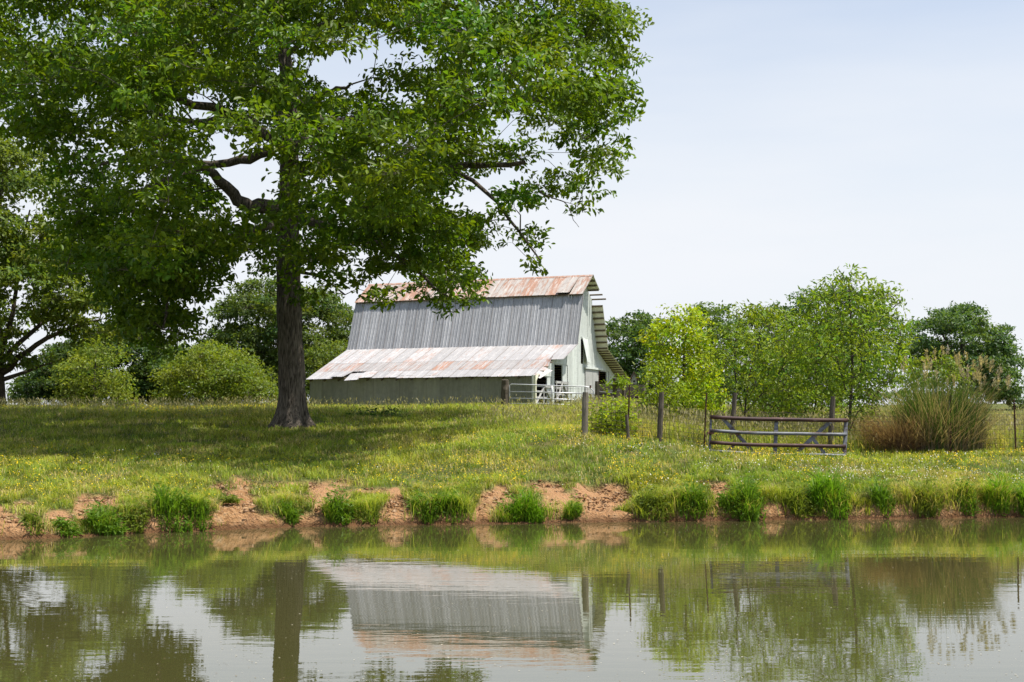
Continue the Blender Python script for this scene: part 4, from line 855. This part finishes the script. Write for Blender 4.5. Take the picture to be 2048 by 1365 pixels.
for i, (px, py, hw, ht, lab) in enumerate(tufts):
    u = (px - 1024) / F; Y = 36.0
    for _ in range(20): Y = float(shore(np.array([u * Y]))[0]) + 0.16 + max(0, (1056 - py) * .0)
    if py < 1045 and i == 6: Y += 1.3
    g = gnd(px, Y); ppm = F / Y; W_ = hw / ppm * .98; Hh = ht / ppm * (0.82 if px < 1000 else 1.02); n = int(220 + 700 * W_ * Hh / .8)
    ox = rng.uniform(-1, 1, n); oy = rng.uniform(-1, 1, n); ok = ox**2 + oy**2 < 1; ox, oy = ox[ok], oy[ok]; n = len(ox)
    X = g[0] + ox * W_ * .92; YY = Y + .32 * W_ + oy * np.minimum(W_ * .7, .7); P = np.stack([X, YY, np.maximum(height(X, YY) - .05, -.02)], -1)
    dome = np.sqrt(np.clip(1 - .8 * (ox**2 + oy**2), .05, 1)) * (.15 + 1.65 * fbm(X * 3.4, YY * 2.6, 97, 3)) * (1 + .35 * ox * rng.choice([-1, 1])); lk = rng.random(n)
    dark = [(0.085, 0.175, 0.014), (0.14, 0.235, 0.02)] if i % 3 else [(0.115, 0.175, 0.022), (0.20, 0.24, 0.04)]
    if i in (13, 12, 19, 23, 24): dark = [(0.10, 0.215, 0.012), (0.15, 0.27, 0.018)]
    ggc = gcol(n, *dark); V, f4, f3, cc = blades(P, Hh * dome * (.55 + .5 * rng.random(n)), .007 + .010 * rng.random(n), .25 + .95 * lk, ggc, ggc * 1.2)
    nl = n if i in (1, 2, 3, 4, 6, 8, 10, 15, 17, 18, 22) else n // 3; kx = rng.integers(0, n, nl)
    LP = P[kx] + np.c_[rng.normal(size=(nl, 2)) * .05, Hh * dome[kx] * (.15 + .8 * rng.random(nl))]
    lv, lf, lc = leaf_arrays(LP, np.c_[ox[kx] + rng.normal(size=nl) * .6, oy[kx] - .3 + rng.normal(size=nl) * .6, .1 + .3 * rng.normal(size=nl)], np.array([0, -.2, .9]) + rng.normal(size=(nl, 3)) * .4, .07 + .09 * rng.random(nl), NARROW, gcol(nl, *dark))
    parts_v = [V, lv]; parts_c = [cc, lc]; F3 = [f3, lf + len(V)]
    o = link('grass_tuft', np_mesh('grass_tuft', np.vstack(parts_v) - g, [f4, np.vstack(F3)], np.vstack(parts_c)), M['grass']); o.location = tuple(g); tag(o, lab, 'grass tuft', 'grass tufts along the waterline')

# ------------------------------------------------------------------ ornamental grass clump
OG = gnd(1880, 47.2); og = empty('ornamental_grass', tuple(OG)); tag(og, 'big arching clump of ornamental grass, dry brown around a green heart, right of the leaning gate', 'ornamental grass')
def arcs(n, rad, h0, h1, out0, out1, w_, c0, c1, cx=0.0, seg=5, az=None, el_pow=1.0):
    az = rng.random(n) * 6.283 if az is None else az; rr = rad * np.sqrt(rng.random(n)); H = h0 + (h1 - h0) * rng.random(n); O = out0 + (out1 - out0) * rng.random(n)
    d = np.stack([np.cos(az), np.sin(az), 0 * az], -1); sd_ = np.stack([-d[:, 1], d[:, 0], 0 * az], -1) * .7 + np.array([.5, 0, 0]); sd_ = norm(sd_)
    t = np.linspace(0, 1, seg + 1); base = OG + rng.normal(size=(n, 3)) * np.array([.12, .12, 0]) + np.array([cx, 0, -.1]) + d * rr[:, None] * np.array([1, .8, 0])
    az2 = az + rng.normal(size=n) * .7; d = np.stack([np.cos(az2), np.sin(az2), 0 * az], -1)
    ctr = base[:, None] + d[:, None] * (O[:, None] * t[None] ** 1.8)[..., None] + np.array([0, 0, 1.]) * (H[:, None] * (t[None] * (1.0 - .12 * O[:, None] * t[None])))[..., None]
    wt = w_ * (1 - t ** 2 * .85)[None, :, None]; Vv = np.stack([ctr - sd_[:, None] * wt, ctr + sd_[:, None] * wt], 2).reshape(n, -1, 3); m = 2 * (seg + 1)
    f = np.array([[2*i, 2*i+1, 2*i+3, 2*i+2] for i in range(seg)]); Fc = (np.arange(n)[:, None, None] * m + f[None]).reshape(-1, 4)
    return Vv.reshape(-1, 3), Fc, np.repeat(gcol(n, c0, c1, .4), m, 0), ctr[:, -1], d
v, f, c_, _, _ = arcs(2100, 1.15, 1.1, 2.95, .05, 1.25, .012, (.05, .10, .018), (.12, .17, .045)); o = link('green_blades', np_mesh('green_blades', v, [f], c_), M['grass'], og, True); o['kind'] = 'stuff'
v, f, c_, _, _ = arcs(1500, 1.3, .7, 2.8, .3, 1.75, .009, (.15, .10, .065), (.40, .32, .21)); o = link('dry_stems', np_mesh('dry_stems', v, [f], c_), M['grass'], og, True); o['kind'] = 'stuff'
v2, f2, c2, _, _ = arcs(1900, .75, .4, 1.6, .5, 1.4, .009, (.12, .065, .045), (.30, .20, .13), cx=-1.35); o = link('dry_thatch', np_mesh('dry_thatch', v2, [f2], c2), M['grass'], og, True); o['kind'] = 'stuff'
v, f, c_, tips, d = arcs(46, .7, 2.9, 3.9, .15, 1.9, .007, (.36, .31, .20), (.50, .43, .30), az=np.where(rng.random(46) < .7, rng.normal(size=46) * .7, rng.random(46) * 6.28), seg=7)
nn_ = len(tips); kk = np.repeat(np.arange(nn_), 26); m = len(kk); lv, lf, lc = leaf_arrays(tips[kk] - np.array([0, 0, .32]) * rng.random((m, 1)) + rng.normal(size=(m, 3)) * .025, d[kk] * .5 + np.array([0, 0, .7]) + rng.normal(size=(m, 3)) * .25, rng.normal(size=(m, 3)), .10 + .06 * rng.random(m), (NARROW[0] * np.array([1, .5, 1]), NARROW[1]), gcol(m, (.38, .31, .20), (.52, .44, .31)))
o = link('plumes', np_mesh('plumes', np.vstack([v, lv]), [f, lf + len(v)], np.vstack([c_, lc])), M['grass'], og, True); o['kind'] = 'stuff'

# ------------------------------------------------------------------ fences, posts and gates
def wood_post(px_top, py_top, px_bot, py_bot, Y, wpx, label, mat='post', lean_y=0.0, sides=9, group='wooden fence posts'):
    b = at(px_bot, py_bot + 6, Y); t = at(px_top, py_top, Y + lean_y); r = wpx / 2 * Y / F
    o = empty('fence_post', tuple(b)); tag(o, label, 'fence post', group)
    pts = [b + (t - b) * k + (rng.normal(size=3) * r * .06 if 0 < k < 1 else 0) for k in np.linspace(0, 1, 7)]
    MB().tube([p - b for p in pts], [r * 1.08, r * 1.05, r * 1.02, r, r * .99, r * .97, r * .90], sides, .12).build('post', M[mat], o, smooth=False)
    return o
wood_post(1010, 760, 1010, 812, 75.5, 16, 'stout dark wooden post that carries the silver tube gate, by the barn')
wood_post(1171, 785, 1168, 872, 45.2, 13, 'thick grey post at the left end of the near wire fence', 'post_light')
wood_post(1323, 785, 1318, 880, 45.8, 11, 'dark leaning post in the near fence, in front of the bright yellow-green tree')
wood_post(1253, 830, 1258, 888, 45.0, 7, 'short leaning broken post in front of the vine bush')
wood_post(1470, 786, 1462, 882, 47.0, 10, 'dark post rising behind the left end of the leaning gate')
wood_post(1666, 793, 1661, 884, 47.0, 11, 'dark post rising behind the right end of the leaning gate')
wood_post(1288, 771, 1287, 813, 66, 10, 'pale grey square-looking post left of the sapling', 'post_light')
wood_post(1293, 754, 1293, 800, 72, 9, 'dark post half hidden behind the sapling, beyond the pale grey post')
wood_post(1229.5, 757, 1229, 812, 70, 9, 'dark barnyard post under a cap of vine leaves')
wood_post(1247, 763, 1247, 812, 72, 7, 'slim dark barnyard post right of the vine-capped post')
wood_post(1193.5, 763, 1193.5, 812, 74, 7.5, 'dark barnyard post at the right end of the silver tube gate')
wood_post(1895, 800, 1893, 905, 46.4, 9, 'grey-green wooden post buried in the ornamental grass', 'post_light')
def t_post(px_top, py_top, px_bot, py_bot, Y, label, w_=.05):
    b = at(px_bot, py_bot + 5, Y); t = at(px_top, py_top, Y); o = empty('steel_post', tuple(b)); tag(o, label, 'steel post', 'steel fence posts')
    d = Vector(t - b); mb = MB(); mb.bar((0, 0, 0), d, w_, .012, (1, 0, 0)); mb.bar((0, -.022, 0), d + Vector((0, -.022, 0)), .012, .045, (1, 0, 0)); mb.build('post', M['rust'], o)
    st = MB()
    for k in range(3, 16): p = d * (k / 16.5); st.box((p.x - .012, p.y - .062, p.z - .01), (p.x + .012, p.y - .045, p.z + .01))
    st.build('studs', M['rust'], o)
t_post(1259, 770, 1257, 832, 45.4, 'rusty steel post standing over the short broken post')
t_post(1413, 786, 1408, 900, 45.5, 'thin dark steel post just left of the leaning gate', .045)
t_post(2028, 800, 2032, 906, 46.3, 'rusty steel post alone at the right picture edge')
t_post(1901, 790, 1901, 900, 46.2, 'rust red steel post inside the ornamental grass', .06)
t_post(1198, 742, 1197, 812, 73.5, 'thin tall steel rod beside the barn door', .05)
# woven wire: one thing per stretch between the end posts
def wire_fence(pts, label, n_h=9, top=1.15, dx=.155, r=.0046):
    o = empty('wire_fence', tuple(pts[0])); tag(o, label, 'wire fence', 'woven wire fences'); base = np.array(pts[0])
    P = smooth_path(np.array(pts), .5); seg = np.linalg.norm(np.diff(P, axis=0), axis=1); cum = np.r_[0, np.cumsum(seg)]
    zs = [0.06 + top * (k / (n_h - 1)) ** 1.15 for k in range(n_h)]
    for z in zs:
        sagv = rng.normal() * .008
        W = Wood(); Q = P + np.array([0, 0, z]); Q[:, 2] += sagv * np.sin(np.arange(len(Q)) * .7); W.tube(Q, np.full(len(Q), r), 4); W.build('line_wire', M['wire'], o)
    n = int(cum[-1] / dx); s_ = (np.arange(n) + .5) * dx; Q = np.stack([np.interp(s_, cum, P[:, i]) for i in range(3)], -1)
    W = Wood(); W.sticks(Q + np.array([0, 0, zs[0]]), Q + np.array([0, 0, zs[-1]]) + rng.normal(size=(n, 3)) * .008, r * .9, r * .9); x = W.build('stay_wires', M['wire'], o); x['kind'] = 'stuff'
fl_ = [(1169, 45.3), (1258, 45.4), (1320, 45.85), (1410, 45.6), (1465, 47.0), (1662, 47.0), (1760, 46.8), (1895, 46.5), (2031, 46.4), (2150, 46.6), (2300, 46.8)]
pts = [gnd(px, Y) for px, Y in fl_]
wire_fence(pts, 'rusty woven wire fence running behind the leaning gate to the right edge')
# silver tube gate by the barn
sg = empty('tube_gate', tuple(gnd(1018, 75.6))); tag(sg, 'silver tubular farm gate with rounded corner in front of the barn', 'farm gate')
GYs = 75.4
def SG(px, py): return at(px, py, GYs) - np.array(sg.location)
for name, path in (('gate_frame', [(1019, 812), (1019, 790), (1019, 771), (1023, 769), (1060, 770), (1110, 772), (1170, 773.5), (1181, 776), (1187, 783), (1188.5, 795), (1189, 812)]), ('gate_bar', [(1019, 784), (1104, 785.5), (1188, 788)]), ('gate_bar', [(1019, 797), (1104, 798.5), (1189, 801)]), ('gate_bar', [(1019, 807.5), (1104, 809), (1189, 811)]), ('gate_upright', [(1104, 772), (1104, 811)])):
    MB().tube([SG(*p) for p in path], .030, 8).build(name, M['galv'], sg, smooth=True)
mb = MB()
for k in range(13): x_ = 1112 + k * 5.7; mb.bar(SG(x_, 773), SG(x_, 811), .012, .012, (1, 0, 0))
for k in range(4): mb.bar(SG(1108, 777 + k * 8), SG(1186, 779 + k * 8), .012, .012)
mb.build('wire_panel', M['wire'], sg)
MB().tube([SG(1181, 771), SG(1181, 776)], .05, 8).build('hinge', M['rust'], sg)
# leaning old gate
lg = empty('leaning_gate', tuple(gnd(1419, 45.0))); tag(lg, 'old grey and rust-brown pipe gate leaning on the wire fence, diagonal braces', 'farm gate')
def LG(px, py, off=0): return at(px, py, 45.0 + (905 - py) / 75 * .35 + off) - np.array(lg.location)
for (l0, l1, w_, m_) in (((1420.5, 834.5), (1695, 840.5), .064, 'gate_rust'), ((1420, 862), (1693, 869), .056, 'gate_grey'), ((1419.5, 885.5), (1691.5, 892.5), .060, 'gate_rust'), ((1419, 902.5), (1691, 911), .045, 'gate_grey')):
    p, q_ = LG(*l0), LG(*l1); MB().tube([p + (q_ - p) * t - np.array([0, 0, .035 * sin(pi * t) + .008 * sin(9 * t + w_ * 90)]) for t in np.linspace(0, 1, 13)], w_, 10).build('gate_rail', M[m_], lg, smooth=True)
for (l0, l1, w_) in (((1422, 838), (1419, 903), .065), ((1553, 838), (1550, 906), .12), ((1692, 844), (1689, 911), .12)): MB().bar(LG(*l0, .10), LG(*l1, .10), w_, .05, (1, 0, 0)).build('gate_upright', M['gate_grey'], lg)
for (l0, l1, w_) in (((1446, 838), (1505, 903), .11), ((1661, 843), (1594, 905), .12), ((1470, 889), (1456, 902), .08), ((1626, 878), (1650, 908), .10)): MB().bar(LG(*l0, .12), LG(*l1, .12), .045, w_, (0, 1, 0)).build('gate_brace', M['gate_grey'], lg)
MB().tube([LG(1421, 858), LG(1416, 868, -.05), LG(1412, 874), LG(1409, 862)], .014, 6).build('chain', M['rust'], lg)
MB().bar(LG(1414, 866), LG(1428, 867), .06, .05).build('gate_latch', M['rust'], lg)
# barnyard board fence
bf = empty('board_fence', tuple(gnd(1200, 73))); tag(bf, 'weathered grey board fence of the barnyard, right of the barn door', 'board fence')
def BF(px, py): return at(px, py, 73.2) - np.array(bf.location)
for y0, y1, w_, m_ in ((774, 776, .30, 'board'), (786, 785, .22, 'board'), (792, 794, .16, 'board'), (800, 799, .22, 'board')):
    MB().bar(BF(1192, y0), BF(1292, y1), w_, .035).build('board', M[m_], bf)
MB().bar(BF(1199, 783.5), BF(1233, 786), .06, .06).build('pale_rail', M['white_board'], bf)
for x_ in (1196, 1262): MB().bar(BF(x_, 768), BF(x_, 812), .12, .06, (1, 0, 0)).build('board_post', M['board'], bf)
# little white birdhouse with a rusty red roof, on a pole beyond the barn
bh = empty('birdhouse', tuple(gnd(1268, 82))); tag(bh, 'small white birdhouse with a steep rust red roof on a pole beyond the barn', 'birdhouse')
p0 = at(1268, 768, 82) - np.array(bh.location); MB().bar((p0[0], 0, -.1), (p0[0], 0, p0[2]), .09, .09, (1, 0, 0)).build('pole', M['post'], bh)
hw = .15
mb = MB(); mb.box((p0[0] - hw, -hw, p0[2]), (p0[0] + hw, hw, p0[2] + .26)); mb.poly([(p0[0] - hw, -hw, p0[2] + .26), (p0[0] + hw, -hw, p0[2] + .26), (p0[0], -hw, p0[2] + .60)]); mb.build('house_wall', M['white_board'], bh)
for sgn in (-1, 1): MB().bar((p0[0] + sgn * .26, 0, p0[2] + .17), (p0[0] - sgn * .01, 0, p0[2] + .68), .5, .03, (0, 1, 0)).build('roof_panel', M['top_roof'] if False else M['rust'], bh)
MB().tube([(p0[0], -hw - .006, p0[2] + .14), (p0[0], -hw + .01, p0[2] + .14)], .06, 10).build('hole_shade_disc', M['dark'], bh)  # solid disc, shade of the opening put into its colour
